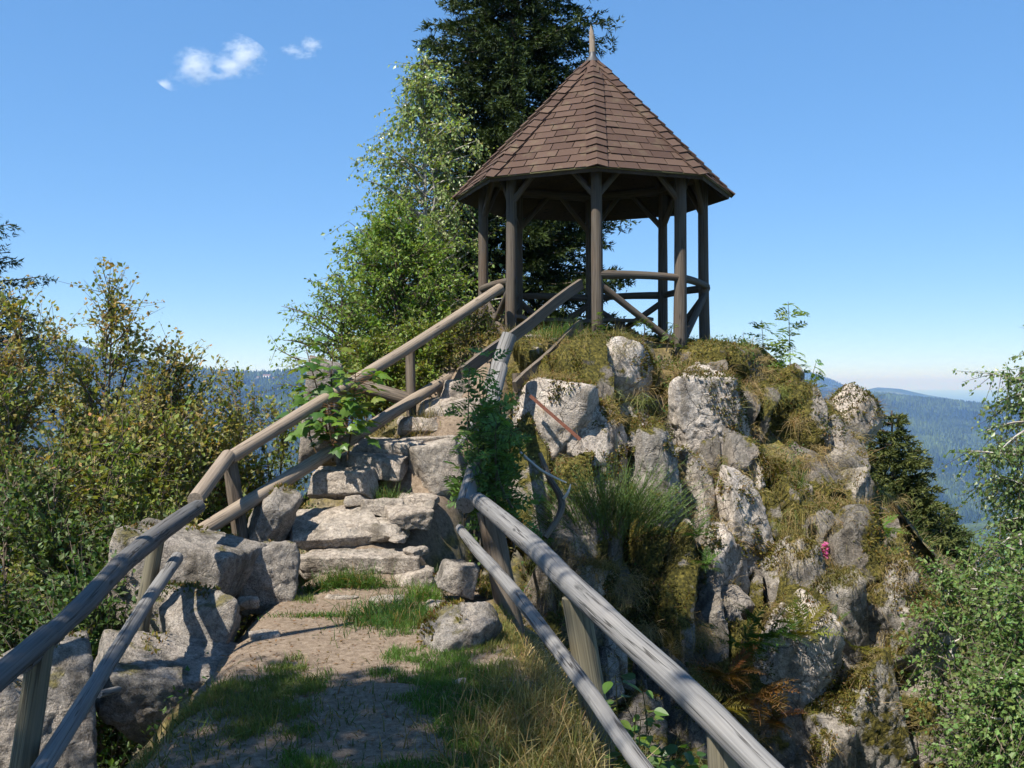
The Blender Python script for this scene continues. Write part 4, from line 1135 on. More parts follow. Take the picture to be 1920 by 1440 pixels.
def broadleaf(name, label, cat, base, top, prof, seed, limbs=60, up=0.5, leaf=(0.05, 0.035), twigs=14, tl=0.35, per=9, t0=0.15, droop=0.3,
              col=(0.05, 0.085, 0.018), tipcol=None, tipamt=0.0, trunk_r=0.05, stems=1, mat=None, bark=None, group=None, bias=None, dens=None, hang=0.4, lamt=0.35):
    """a leafy tree: trunk, limbs, twigs and every leaf. prof(t) = crown radius at height fraction t; bias = horizontal shift of the crown"""
    g = np.random.default_rng(seed); base = np.asarray(base, float); top = np.asarray(top, float)
    t_ = thing(name, label, cat, base, group)
    wood = MB(); tw = MB(); lv = MB(); H = np.linalg.norm(top - base)
    trunks = []
    for s in range(stems):
        e = top + (np.array([g.normal() * 0.09, g.normal() * 0.09, -g.uniform(0, 0.25)]) * H if s else 0); b0 = base + (np.array([g.normal() * 0.12, g.normal() * 0.12, 0]) if s else 0)
        tt = np.linspace(0, 1, 14)[:, None]
        pts = b0 + (e - b0) * tt + np.sin(tt * 3 + s) * g.normal(size=3) * np.array([1, 1, 0]) * 0.02 * H + np.sin(tt * 8 + s) * g.normal(size=3) * np.array([1, 1, 0]) * 0.006 * H
        rad = trunk_r * (1 - 0.9 * tt[:, 0]) * (1 if s == 0 else 0.7)
        tube(wood, pts, rad, 8, cap=False, rough=0.06, seed=s); trunks.append(pts)
    allA, allB, LP, LD, LC = [], [], [], [], []
    for i in range(limbs):
        pts = trunks[i % stems]
        t = t0 + (1 - t0) * ((i + g.random()) / limbs) ** 0.9
        rmax = prof(t)
        if rmax <= 0.02: continue
        q = t * (len(pts) - 1); k = min(int(q), len(pts) - 2); p0 = pts[k] + (pts[k + 1] - pts[k]) * (q - k)
        az = i * 2.39996 + g.normal() * 0.4
        h = np.array([math.cos(az), math.sin(az), 0.0])
        L = rmax * g.uniform(0.5, 1.2)
        if bias is not None: L *= 1 + np.dot(h, bias)
        if L < 0.05: continue
        u = up * g.uniform(0.6, 1.4)
        d0 = unit(h + np.array([0, 0, u]))
        sN = 8; s = np.linspace(0, 1, sN)[:, None]
        lp = p0 + d0 * L * s + np.array([[0, 0, -1]]) * droop * L * s ** 2 * g.uniform(0.5, 1.4) + np.sin(s * 5 + i) * g.normal(size=3) * 0.04 * L
        tube(wood, lp, np.linspace(max(0.012, 0.022 * L), 0.003, sN), 5, cap=False)
        nt = max(4, int(twigs * (0.4 + L / max(prof(0.5), 0.1) * 0.6)))
        si = g.uniform(0.15, 1.0, nt) ** 0.8; qi = si * (sN - 1); ki = np.minimum(qi.astype(int), sN - 2)
        A = lp[ki] + (lp[ki + 1] - lp[ki]) * (qi - ki)[:, None]
        dr = unit(unit(lp[-1] - lp[0])[None] * 0.7 + g.normal(size=(nt, 3)) * 0.75 + np.array([0, 0, 0.35 - hang]))
        tlen = tl * g.uniform(0.5, 1.3, nt)
        B = A + dr * tlen[:, None] + np.array([0, 0, -1]) * (hang * tlen * 0.5)[:, None]
        allA.append(A); allB.append(B)
        k_ = per; f_ = (np.arange(k_)[None] + g.random((nt, k_))) / k_
        lp_ = (A[:, None] + (B - A)[:, None] * f_[..., None]).reshape(-1, 3) + g.normal(size=(nt * k_, 3)) * leaf[0] * 0.35
        ld = unit(np.repeat(dr, k_, 0) * 0.6 + g.normal(size=(nt * k_, 3)) * 0.8 + np.array([0, 0, -hang * 1.3]))
        m = nt * k_
        c = vary(col, m, g, lamt, 0.14)
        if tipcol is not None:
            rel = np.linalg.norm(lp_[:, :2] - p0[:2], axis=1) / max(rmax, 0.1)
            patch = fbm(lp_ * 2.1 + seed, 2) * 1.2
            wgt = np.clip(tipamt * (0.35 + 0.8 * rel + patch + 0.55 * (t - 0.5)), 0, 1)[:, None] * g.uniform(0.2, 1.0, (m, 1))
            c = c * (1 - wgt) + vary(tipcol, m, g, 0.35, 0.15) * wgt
        LP.append(lp_); LD.append(ld); LC.append(c)
    A = np.concatenate(allA); B = np.concatenate(allB)
    sticks(tw, A, B, 0.004, 0.0015)
    lp_ = np.concatenate(LP); ld = np.concatenate(LD); lc = np.concatenate(LC)
    if dens is not None:
        k = g.random(len(lp_)) < dens(lp_); lp_, ld, lc = lp_[k], ld[k], lc[k]
    nr = unit(np.array([[0, 0, 1.0]]) * 0.9 + g.normal(size=lp_.shape) * 0.6)
    sc = g.uniform(0.45, 1.0, len(lp_)) + 0.45 * g.random(len(lp_)) ** 3
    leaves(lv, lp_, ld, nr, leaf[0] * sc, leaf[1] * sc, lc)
    wood.build("trunk", bark or M_BARK, t_, True, False, True)
    tw.build("twigs", M_BARK, t_, False, False, False)
    lv.build("crown", mat or M_LEAF, t_, False)
    return t_


def spruce(name, label, base, top, prof, seed, whorls=26, per=6, col=(0.014, 0.026, 0.009), tip=(0.07, 0.10, 0.022), t0=0.05, droop=0.35, trunk_r=0.12, group=None, nd=(0.05, 0.011), dens=1.0, only=None, twd=15, step=0.014, thin=None):
    g = np.random.default_rng(seed); base = np.asarray(base, float); top = np.asarray(top, float); H = np.linalg.norm(top - base)
    t_ = thing(name, label, "spruce", base, group)
    wood = MB(); nb = MB()
    tube(wood, np.linspace(base, top, 12), np.linspace(trunk_r, 0.012, 12), 8, cap=False, rough=0.05)
    TA, TB, TC = [], [], []
    for i in range(whorls):
        t = t0 + (1 - t0) * (i + g.uniform(-0.3, 0.3)) / whorls
        t = min(max(t, 0), 0.995)
        n_ = per if t < 0.9 else 4
        for j in range(n_):
            az = (j + g.uniform(-0.3, 0.3)) / n_ * 2 * math.pi + i * 1.1
            if only is not None and not only(math.cos(az), math.sin(az)): continue
            if thin is not None and t > thin and g.random() < 0.5: continue
            L = prof(t) * g.uniform(0.72, 1.15)
            if L < 0.06: continue
            h = np.array([math.cos(az), math.sin(az), 0.0]); p0 = base + (top - base) * t
            s = np.linspace(0, 1, 9)[:, None]
            dp = droop * (1 - 0.8 * t)
            lp = p0 + h * L * s + np.array([[0, 0, 1]]) * L * (0.25 * t * s - dp * s * (1.35 - 0.75 * s ** 1.2))
            tube(wood, lp, np.linspace(max(0.008, 0.016 * L), 0.004, 9), 4, cap=False)
            m = max(6, int(L * twd * dens))
            si = g.uniform(0.12, 1.0, m); qi = si * 8; ki = np.minimum(qi.astype(int), 7)
            A = lp[ki] + (lp[ki + 1] - lp[ki]) * (qi - ki)[:, None]
            side = np.cross(h, [0, 0, 1]) * np.where(g.random(m) < 0.5, -1, 1)[:, None]
            tl = (0.34 * L * (1 - 0.62 * si) + 0.07) * g.uniform(0.6, 1.15, m)
            dr = unit(side * 0.75 + h * 0.75 + g.normal(size=(m, 3)) * 0.12 + np.array([0, 0, -1]) * g.uniform(0.05, 0.75, m)[:, None])
            TA.append(A); TB.append(A + dr * tl[:, None]); TC.append(np.clip(0.15 + 0.85 * si, 0, 1))
            # forked side twigs
            A2 = A + dr * (tl * g.uniform(0.3, 0.7, m))[:, None]
            dr2 = unit(dr * 0.7 + h * 0.6 + g.normal(size=(m, 3)) * 0.35 + np.array([0, 0, -0.2]))
            TA.append(A2); TB.append(A2 + dr2 * (tl * 0.5)[:, None]); TC.append(np.clip(0.25 + 0.75 * si, 0, 1))
            TA.append(lp[4:-1]); TB.append(lp[5:]); TC.append(np.ones(4))
    A = np.concatenate(TA); B = np.concatenate(TB); T = np.concatenate(TC)
    Ln = np.linalg.norm(B - A, axis=1); k = np.maximum(4, (Ln / step * dens).astype(int)); k = np.minimum(k, 22)
    ids = np.repeat(np.arange(len(A)), k)
    f_ = g.random(len(ids)); d_ = unit(B - A)[ids]; p = A[ids] + (B - A)[ids] * f_[:, None]
    rad = g.normal(size=(len(ids), 3)); rad = unit(rad - d_ * (rad * d_).sum(1, keepdims=True) + np.array([0, 0, 0.25]))
    nd_ = unit(d_ * 0.75 + rad * 0.75)
    L_ = nd[0] * g.uniform(0.6, 1.15, len(ids)); W_ = nd[1] * g.uniform(0.7, 1.2, len(ids))
    sd_ = unit(np.cross(nd_, g.normal(size=(len(ids), 3))))
    v = np.stack([p - sd_ * W_[:, None] / 2, p + sd_ * W_[:, None] / 2, p + nd_ * L_[:, None]], 1).reshape(-1, 3)
    w_ = (T[ids] ** 1.5 * (0.4 + 0.6 * f_))[:, None] * g.uniform(0.3, 1, (len(ids), 1))
    c = (np.asarray(col)[None] * (1 - w_) + np.asarray(tip)[None] * w_) * g.uniform(0.7, 1.3, (len(ids), 1))
    nb.add(v, np.arange(len(v)).reshape(-1, 3), col=np.repeat(c, 3, 0))
    wood.build("trunk", M_BARK, t_, True, False, True)
    nb.build("crown", M_NEEDLE, t_, False)
    return t_


# --- behind the pavilion
def pr_spruce(t): return float(np.interp(t, [0, 0.1, 0.5, 0.7, 0.85, 1], [2.1, 2.15, 1.88, 1.55, 0.95, 0.05]))


spruce("spruce_tree", "tall dark spruce towering behind the pavilion roof", P(960, 1000, 19.0), P(968, -560, 19.3), pr_spruce, 21, whorls=52, per=8, twd=20, trunk_r=0.2, nd=(0.115, 0.031), dens=1.2, droop=0.45, t0=0.2, step=0.036, thin=0.7)

pb = lambda t: float(np.interp(t, [0, 0.2, 0.37, 0.49, 0.6, 0.76, 0.86, 0.95, 1], [1.2, 1.7, 1.9, 1.95, 1.6, 1.0, 0.55, 0.25, 0.08]))
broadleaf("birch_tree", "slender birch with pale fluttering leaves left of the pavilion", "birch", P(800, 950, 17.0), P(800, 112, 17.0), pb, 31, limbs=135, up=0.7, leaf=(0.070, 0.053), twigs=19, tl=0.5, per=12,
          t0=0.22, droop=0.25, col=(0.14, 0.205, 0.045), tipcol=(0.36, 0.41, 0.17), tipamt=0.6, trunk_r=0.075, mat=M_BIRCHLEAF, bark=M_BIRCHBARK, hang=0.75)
pw = lambda t: float(np.interp(t, [0, 0.3, 0.6, 0.85, 1], [0.9, 1.35, 1.3, 0.75, 0.1]))
broadleaf("willow_bush", "bright green bushy sallow below the birch, behind the handrail", "bush", P(755, 860, 14.6), P(735, 395, 15.0), pw, 33, limbs=130, up=0.8, leaf=(0.080, 0.042), twigs=17, tl=0.34, per=12,
          t0=0.12, droop=0.2, col=(0.13, 0.21, 0.032), tipcol=(0.25, 0.32, 0.075), tipamt=0.45, trunk_r=0.05, stems=3, hang=0.3)
pw2 = lambda t: float(np.interp(t, [0, 0.3, 0.6, 0.85, 1], [0.5, 0.75, 0.75, 0.45, 0.1]))
broadleaf("willow_bush", "smaller sallow spreading over the void behind the upright stone", "bush", P(650, 840, 13.6), P(640, 520, 13.8), pw2, 34, limbs=55, up=0.7, leaf=(0.07, 0.036), twigs=12, tl=0.3, per=9,
          t0=0.15, droop=0.25, col=(0.13, 0.205, 0.032), tipcol=(0.25, 0.32, 0.075), tipamt=0.4, trunk_r=0.035, stems=2, hang=0.4, bias=np.array([-0.35, 0, 0]))
for b0, t1, r_, sd_, lab in (((700, 800, 12.3), (705, 650, 12.5), 0.55, 36, "low yellow green bush behind the lying log"), ((800, 770, 12.2), (805, 625, 12.4), 0.50, 37, "low bush right of the handrail's upper post")):
    broadleaf("hazel_bush", lab, "bush", P(*b0), P(*t1), (lambda r_: lambda t: r_ * float(np.interp(t, [0, 0.5, 1], [0.7, 1.0, 0.4])))(r_), sd_, limbs=60, up=0.8, leaf=(0.06, 0.034), twigs=14, tl=0.22, per=11,
              t0=0.1, droop=0.1, col=(0.12, 0.19, 0.028), tipcol=(0.30, 0.22, 0.05), tipamt=0.35, trunk_r=0.015, stems=3, hang=0.1)
broadleaf("blueberry_bush", "low bush with reddish leaves under the handrail's upper end", "bush", P(885, 760, 12.1), P(885, 588, 12.4), lambda t: float(np.interp(t, [0, 0.5, 1], [0.35, 0.5, 0.2])), 35, limbs=75, up=0.8, leaf=(0.05, 0.026), twigs=12, tl=0.2, per=9,
          t0=0.1, droop=0.1, col=(0.075, 0.11, 0.02), tipcol=(0.30, 0.13, 0.03), tipamt=0.35, trunk_r=0.015, stems=3, hang=0.1)

# --- the thicket left of the path
red = (0.40, 0.25, 0.10)
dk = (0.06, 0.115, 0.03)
LEFT = [  # base px, py, d, top px, py, d, crown radius, limbs, tipamt, seed, label
    ((60, 1700, 9.6), (45, 590, 9.8), 1.25, 115, 0.85, 41, "reddening rowan at the picture's left edge beneath the spruce"),
    ((170, 1650, 10.6), (212, 556, 10.8), 1.15, 115, 0.75, 42, "tallest rowan of the thicket, its thin top standing free in the sky"),
    ((290, 1600, 11.2), (325, 672, 11.2), 1.1, 110, 0.75, 43, "rowan with brown tinged leaves in front of the far ridge"),
    ((420, 1500, 12.0), (440, 728, 12.0), 0.85, 80, 0.40, 44, "greener rowan nearest to the stair handrail"),
    ((250, 1650, 9.4), (225, 800, 9.6), 1.0, 95, 0.45, 45, "dense green rowan in mid thicket behind the left railing"),
    ((110, 1750, 8.2), (100, 905, 8.4), 0.95, 90, 0.12, 46, "dark green shaded shrub low in the thicket by the left railing"),
    ((400, 1560, 10.2), (405, 905, 10.2), 0.7, 70, 0.3, 47, "leafy shrub below the handrail's bottom post"),
    ((20, 1800, 8.8), (5, 760, 9.0), 0.9, 80, 0.35, 48, "half hidden shrub cut off by the left picture edge"),
    ((190, 1700, 7.6), (190, 1100, 7.7), 0.62, 60, 0.06, 49, "low deep green shrub between the left railing's posts"),
]
for (b0, t1, r_, lb, ta, sd_, lab) in LEFT:
    prof = (lambda r_: (lambda t: r_ * float(np.interp(t, [0, 0.25, 0.55, 0.8, 0.93, 1], [0.55, 0.95, 1.0, 0.72, 0.42, 0.12]))))(r_)
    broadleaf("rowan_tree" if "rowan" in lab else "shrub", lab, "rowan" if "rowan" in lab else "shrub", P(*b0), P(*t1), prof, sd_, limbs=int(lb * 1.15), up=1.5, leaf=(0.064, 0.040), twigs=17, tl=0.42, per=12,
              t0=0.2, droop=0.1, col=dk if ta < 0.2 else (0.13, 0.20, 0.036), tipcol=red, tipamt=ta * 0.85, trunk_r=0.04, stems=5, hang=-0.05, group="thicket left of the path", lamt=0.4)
spruce("spruce_tree", "spruce whose branch tips reach in at the left edge", P(-125, 1500, 11.5), P(-105, 250, 11.5), lambda t: float(np.interp(t, [0, 0.4, 0.75, 0.9, 1], [1.5, 1.4, 1.05, 0.5, 0.1])), 51, twd=30, whorls=26, per=7, t0=0.4, step=0.026, only=lambda c, s_: c > -0.35, nd=(0.066, 0.018), droop=0.1, col=(0.02, 0.042, 0.02), tip=(0.045, 0.075, 0.03))

# --- right side
pr1 = lambda t: float(np.interp(t, [0, 0.4, 0.6, 0.75, 0.85, 0.93, 1], [0.4, 0.6, 0.85, 1.05, 1.0, 0.6, 0.2]))
broadleaf("birch_tree", "birch with fine drooping twigs hanging in at the right edge", "birch", P(2010, 1700, 10.0), P(1985, 640, 10.2), pr1, 61, limbs=130, up=0.8, leaf=(0.050, 0.038), twigs=18, tl=0.34, per=12,
          t0=0.38, droop=0.5, col=(0.12, 0.19, 0.055), tipcol=(0.24, 0.31, 0.13), tipamt=0.5, trunk_r=0.06, mat=M_BIRCHLEAF, bark=M_BIRCHBARK, hang=0.8)
RIGHT = [
    ((1945, 1900, 8.4), (1915, 1015, 8.6), 0.56, 75, 62, "leafy birch top filling the lower right corner"),
    ((1990, 1950, 7.6), (1975, 1070, 7.8), 0.58, 80, 63, "birch cut off by the lower right picture edge"),
    ((1890, 1800, 9.6), (1830, 1030, 9.8), 0.44, 45, 64, "sunlit birch sapling beside the cliff, below the small spruce"),
    ((1920, 1950, 7.4), (1905, 1260, 7.4), 0.40, 60, 65, "lowest birch shoots in the lower right corner"),
]
for (b0, t1, r_, lb, sd_, lab) in RIGHT:
    prof = (lambda r_: (lambda t: r_ * float(np.interp(t, [0, 0.3, 0.6, 0.85, 1], [0.6, 0.9, 1.0, 0.8, 0.3]))))(r_)
    broadleaf("birch_tree", lab, "birch", P(*b0), P(*t1), prof, sd_, limbs=lb, up=0.7, leaf=(0.052, 0.038), twigs=18, tl=0.36, per=12, t0=0.35, droop=0.3,
              col=(0.105, 0.175, 0.042), tipcol=(0.20, 0.27, 0.085), tipamt=0.3, trunk_r=0.035, stems=2, bark=M_BIRCHBARK, hang=0.45, group="birches below the cliff")
spruce("spruce_tree", "young spruce growing out from behind the cliff's right shoulder", P(1682, 1500, 15.2), P(1672, 770, 15.2), lambda t: float(np.interp(t, [0, 0.5, 0.8, 0.93, 1], [1.2, 0.95, 0.6, 0.35, 0.12])), 71, twd=56, whorls=32, per=8, t0=0.4, step=0.034, trunk_r=0.08, nd=(0.085, 0.024), droop=0.15, col=(0.022, 0.04, 0.012), tip=(0.17, 0.18, 0.05))
spruce("spruce_tree", "small spruce top rising from the birches below the cliff", P(1762, 1500, 16.0), P(1765, 945, 16.0), lambda t: float(np.interp(t, [0, 0.6, 0.85, 0.95, 1], [1.1, 0.75, 0.5, 0.3, 0.12])), 72, twd=56, whorls=30, per=8, t0=0.4, step=0.034, trunk_r=0.06, nd=(0.085, 0.024), droop=0.05, col=(0.03, 0.05, 0.016), tip=(0.11, 0.14, 0.045))

for b0, t1, r_, sd_, lab in (((1690, 1180, 11.2), (1692, 1050, 11.2), 0.30, 66, "low brownish bush on the outer end of the lower ledge"), ((1745, 1290, 11.6), (1752, 1130, 11.6), 0.30, 67, "dark leafy bush in the gap between cliff foot and birches")):
    broadleaf("heath_bush", lab, "bush", P(*b0), P(*t1), (lambda r_: lambda t: r_ * float(np.interp(t, [0, 0.5, 1], [0.8, 1.0, 0.5])))(r_), sd_, limbs=50, up=0.7, leaf=(0.045, 0.024), twigs=12, tl=0.2, per=10,
              t0=0.05, droop=0.1, col=(0.09, 0.12, 0.03), tipcol=(0.28, 0.17, 0.06), tipamt=0.5 if sd_ == 66 else 0.1, trunk_r=0.012, stems=3, hang=0.1)

# --- the tree behind the viewer whose shade falls on the path
SH = np.array([-0.65, 5.2, -1.7]) + np.array(SUN) * 9.5
broadleaf("beech_tree", "beech standing behind the viewer that shades the near path", "beech", (-6.2, -1.5, -3.5), (SH[0] - 0.2, SH[1] - 0.6, SH[2] + 1.4), lambda t: float(np.interp(t, [0, 0.5, 0.8, 1], [0.0, 1.5, 2.0, 0.8])), 75, limbs=92, up=0.2, leaf=(0.13, 0.09), twigs=14, tl=0.6, per=11,
          t0=0.55, droop=0.1, col=(0.05, 0.10, 0.02), trunk_r=0.14, hang=0.15)

S2 = np.array([1.75, 9.9, -2.9]) + np.array(SUN) * 9.5
broadleaf("beech_tree", "beech left of the viewer whose shade falls on the gully below the right railing", "beech", (-6.0, 2.2, -5.5), (S2[0], S2[1], S2[2] + 0.2), lambda t: 1.05, 76, limbs=48, up=0.2, leaf=(0.12, 0.085), twigs=12, tl=0.5, per=10,
          t0=0.93, droop=0.1, col=(0.05, 0.10, 0.02), trunk_r=0.14, hang=0.15)
# ================================================================== small plants, grass, moss


def pinnate(mb, tw, p, d, n_, L, pairs, lw, col, g, curl=0.3, stem=(0.05, 0.06, 0.02)):
    """feathered leaves (rowan, fern): p roots, d directions, n_ upper sides; leaflets in pairs along a rib"""
    m = len(p); d = unit(d); s = unit(np.cross(d, n_)); up = np.cross(s, d)
    L = np.broadcast_to(np.asarray(L, float), (m,))
    t = np.linspace(0.12, 1.0, pairs)
    pts = p[:, None] + d[:, None] * (L[:, None] * t)[..., None] - up[:, None] * (L[:, None] * curl * t ** 2)[..., None]
    ln = lw[0] * (np.sin(np.clip(t * 0.92 + 0.12, 0, 1) * math.pi) ** 0.6 + 0.15)
    for sg in (-1, 1):
        dd = unit(s[:, None] * sg + d[:, None] * 0.45 - up[:, None] * 0.12 + g.normal(size=(m, pairs, 3)) * 0.12)
        q = pts.reshape(-1, 3)
        leaves(mb, q, dd.reshape(-1, 3), np.repeat(up, pairs, 0) + g.normal(size=(m * pairs, 3)) * 0.15, (L[:, None] * ln[None]).ravel(), (L[:, None] * ln[None] * lw[1]).ravel(), np.repeat(col, pairs, 0) * g.uniform(0.8, 1.2, (m * pairs, 1)))
    if tw is not None:
        for i in range(pairs - 1):
            sticks(tw, pts[:, i], pts[:, i + 1], 0.0025, 0.002, col=stem)


def rowan_shrub(name, label, stems, seed, leafL=0.16, col=(0.055, 0.105, 0.02), per=9, spread=0.25, t0=0.1, facing=0.0):
    """stems: list of (base, top) points"""
    g = np.random.default_rng(seed); t_ = thing(name, label, "rowan", stems[0][0])
    lv, tw = MB(), MB()
    for b0, t1 in stems:
        b0 = np.asarray(b0, float); t1 = np.asarray(t1, float); tt = np.linspace(0, 1, 10)[:, None]
        pts = b0 + (t1 - b0) * tt + np.sin(tt * 4 + seed) * g.normal(size=3) * 0.03
        tube(tw, pts, np.linspace(0.010, 0.003, 10), 5, cap=False, col=(0.09, 0.075, 0.05))
        H = np.linalg.norm(t1 - b0); m = int(per * H / 0.5)
        q = (t0 + (1 - t0) * (np.arange(m) + g.random(m)) / m) * 9; k = np.minimum(q.astype(int), 8)
        p = pts[k] + (pts[k + 1] - pts[k]) * (q - k)[:, None]
        az = np.arange(m) * 2.4 + g.normal(size=m) * 0.4
        d = np.stack([np.cos(az), np.sin(az) - facing, g.uniform(-0.5, 0.8, m)], 1)
        off = unit(d) * (g.uniform(0.1, 1, m) * spread * (1.1 - q / 9))[:, None]
        sticks(tw, p, p + off, 0.003, 0.002, col=(0.09, 0.075, 0.05))
        pinnate(lv, tw, p + off, d, np.array([[0, -facing, 1.0]]) + g.normal(size=(m, 3)) * 0.35, leafL * g.uniform(0.7, 1.2, m), 6, (0.40, 0.44), vary(col, m, g, 0.3, 0.1), g, 0.35)
        if len(stems) < 6: tw.build("stem", M_GRASS, t_, False); tw = MB()
    if tw.n: tw.build("stem", M_GRASS, t_, False)
    lv.build("foliage", M_LEAF, t_, False)
    return t_


rowan_shrub("rowan_sapling", "airy rowan sapling standing against the sky on the crest right of the pavilion", [(P(1482, 760, 14.0), P(1478, 565, 14.0)), (P(1440, 770, 13.9), P(1428, 600, 13.9)), (P(1505, 765, 14.1), P(1530, 680, 14.1)), (P(1465, 765, 13.9), P(1455, 660, 13.9))], 81, 0.24, (0.16, 0.24, 0.07), 13, 0.16, 0.1)
g0 = np.random.default_rng(82)
st = []
for i in range(16):
    b0 = P(915 + g0.normal() * 26, 985 + g0.uniform(-40, 60), 8.6 + g0.uniform(-0.25, 0.4)); t1 = P(938 + g0.normal() * 26, g0.uniform(660, 900), 8.75 + g0.uniform(-0.35, 0.6)); st.append((b0, t1))
rowan_shrub("rowan_shrub", "dense rowan shrub swallowing the steep rail at the bend of the right railing", st, 82, 0.19, (0.10, 0.18, 0.036), 10, 0.15, 0.15, 0.7)
st = [(P(1040 + 25 * i, 720, 12.2), P(1035 + 28 * i + g0.normal() * 6, 668 + g0.uniform(-8, 14), 12.2)) for i in range(3)]
rowan_shrub("rowan_sapling", "small rowan shoots in the grass before the pavilion's front post", [(P(1205, 660, 12.5), P(1200, 600, 12.5)), (P(1250, 655, 12.6), P(1262, 606, 12.6)), (P(1128, 640, 12.3), P(1122, 585, 12.3))], 84, 0.10, (0.09, 0.14, 0.03), 20, 0.08)

# --- maple sapling: every leaf a piece
MAPLE = [(0, 0), (0.16, -0.05), (0.42, -0.02), (0.36, 0.14), (0.60, 0.30), (0.36, 0.36), (0.34, 0.52), (0.20, 0.50), (0.16, 0.70), (0, 1.0)]
mv = [(x, y) for x, y in MAPLE] + [(-x, y) for x, y in MAPLE[1:-1][::-1]]
mv = np.array([(x, y, -0.10 * abs(x) * 2 - 0.22 * y * y + 0.05) for x, y in mv]); mctr = np.array([[0, 0.28, 0.05]])


def solid_leaf_mesh(name, outline, ctr, col):
    n_ = len(outline); v = np.vstack([outline, ctr]); i = np.arange(n_)
    return MB().add(v, np.stack([i, (i + 1) % n_, np.full(n_, n_)], 1), col=col)


def leaf_pieces(parent, meshes, mat, p, d, n_, size, g):
    for i in range(len(p)):
        me = meshes[int(g.integers(len(meshes)))]
        if not me.materials: me.materials.append(mat)
        o = bpy.data.objects.new("leaf", me); C.objects.link(o)
        y = Vector([float(a) for a in unit(d[i])]); x = y.cross(Vector([float(a) for a in n_[i]])).normalized(); z = x.cross(y)
        M = Matrix((x, y, z)).transposed().to_4x4() @ Matrix.Scale(float(size[i]), 4)
        M.translation = Vector([float(a) for a in p[i]])
        o.parent = parent; o.matrix_parent_inverse = Matrix.Translation(parent.location).inverted(); o.matrix_basis = M


g = np.random.default_rng(91)
mp = thing("maple_sapling", "young maple with large lobed leaves growing through the stair handrail", "maple", P(640, 860, 10.1))
meshes = [solid_leaf_mesh("leaf", mv, mctr, c).mesh("leaf") for c in ((0.10, 0.19, 0.022), (0.075, 0.15, 0.02), (0.13, 0.22, 0.03), (0.05, 0.115, 0.018), (0.16, 0.20, 0.03))]
tw = MB(); LPp, LDd, LN, LS = [], [], [], []
for (b0, t1, nl, spr) in [((650, 865, 10.15), (668, 700, 10.15), 70, 0.32), ((625, 865, 10.2), (572, 640, 10.3), 36, 0.24), ((640, 865, 10.2), (618, 640, 10.5), 14, 0.2), ((640, 850, 10.0), (610, 765, 9.9), 50, 0.3), ((600, 860, 10.2), (575, 740, 10.2), 26, 0.22)]:
    b0, t1 = P(*b0), P(*t1); tt = np.linspace(0, 1, 8)[:, None]; pts = b0 + (t1 - b0) * tt + np.sin(tt * 4) * g.normal(size=3) * 0.03
    tube(tw_ := MB(), pts, np.linspace(0.012, 0.004, 8), 6, cap=False, col=(0.10, 0.07, 0.04)); tw = tw_
    q = (0.3 + 0.7 * g.random(nl) ** 0.8) * 7; k = np.minimum(q.astype(int), 6); p = pts[k] + (pts[k + 1] - pts[k]) * (q - k)[:, None]
    az = g.uniform(0, 6.28, nl); d = np.stack([np.cos(az), np.sin(az), g.uniform(-0.2, 0.5, nl)], 1)
    e = p + unit(d) * (spr * g.uniform(0.25, 1, nl))[:, None]
    sticks(tw, p, e, 0.003, 0.002, col=(0.20, 0.10, 0.04)); tw.build("stem", M_GRASS, mp, False)
    LPp.append(e); LDd.append(d + np.array([0, 0, -0.35])); LN.append(np.array([[0, -0.35, 1.0]]) + g.normal(size=(nl, 3)) * 0.35); LS.append(g.uniform(0.09, 0.175, nl))
leaf_pieces(mp, meshes, leaf_mat("maple_leaf", 0.4, 0.4, 0.4), np.concatenate(LPp), np.concatenate(LDd), np.concatenate(LN), np.concatenate(LS), g)

# --- raspberry / nettle patch beneath the right railing
OV = np.array([(0, 0), (0.16, 0.06), (0.30, 0.22), (0.33, 0.42), (0.24, 0.66), (0.10, 0.88), (0, 1.0), (-0.10, 0.88), (-0.24, 0.66), (-0.33, 0.42), (-0.30, 0.22), (-0.16, 0.06)])
ov = np.array([(x, y, 0.12 * abs(x) - 0.18 * y * y) for x, y in OV]); octr = np.array([[0, 0.45, -0.06]])
rb = thing("raspberry_bush", "raspberry canes with broad leaves under the right railing at the bottom edge", "bush", P(1180, 1500, 4.5))
meshes = [solid_leaf_mesh("leaf", ov, octr, c).mesh("leaf") for c in ((0.075, 0.15, 0.025), (0.05, 0.105, 0.02), (0.14, 0.21, 0.03), (0.04, 0.085, 0.02))]
tw = MB(); LPp, LDd, LN, LS = [], [], [], []
for i in range(22):
    b0 = P(g.uniform(1150, 1330), 1560, g.uniform(4.3, 5.6)); tx = g.uniform(1130, 1330); t1 = P(tx, g.uniform(1260, 1420) + max(0, tx - 1180) * 0.35, g.uniform(4.3, 5.3))
    tt = np.linspace(0, 1, 8)[:, None]; pts = b0 + (t1 - b0) * tt + np.sin(tt * 3) * g.normal(size=3) * 0.03
    tube(tw_ := MB(), pts, np.linspace(0.006, 0.002, 8), 5, cap=False, col=(0.10, 0.10, 0.04)); tw = tw_
    nl = 11; q = (0.25 + 0.75 * g.random(nl)) * 7; k = np.minimum(q.astype(int), 6); p = pts[k] + (pts[k + 1] - pts[k]) * (q - k)[:, None]
    az = g.uniform(0, 6.28, nl); d = np.stack([np.cos(az), np.sin(az), g.uniform(-0.3, 0.4, nl)], 1); e = p + unit(d) * g.uniform(0.02, 0.07, (nl, 1))
    sticks(tw, p, e, 0.002, 0.0015, col=(0.12, 0.12, 0.04)); tw.build("stem", M_GRASS, rb, False)
    LPp.append(e); LDd.append(d + np.array([0, 0, -0.3])); LN.append(np.array([[0, -0.3, 1.0]]) + g.normal(size=(nl, 3)) * 0.35); LS.append(g.uniform(0.045, 0.095, nl))
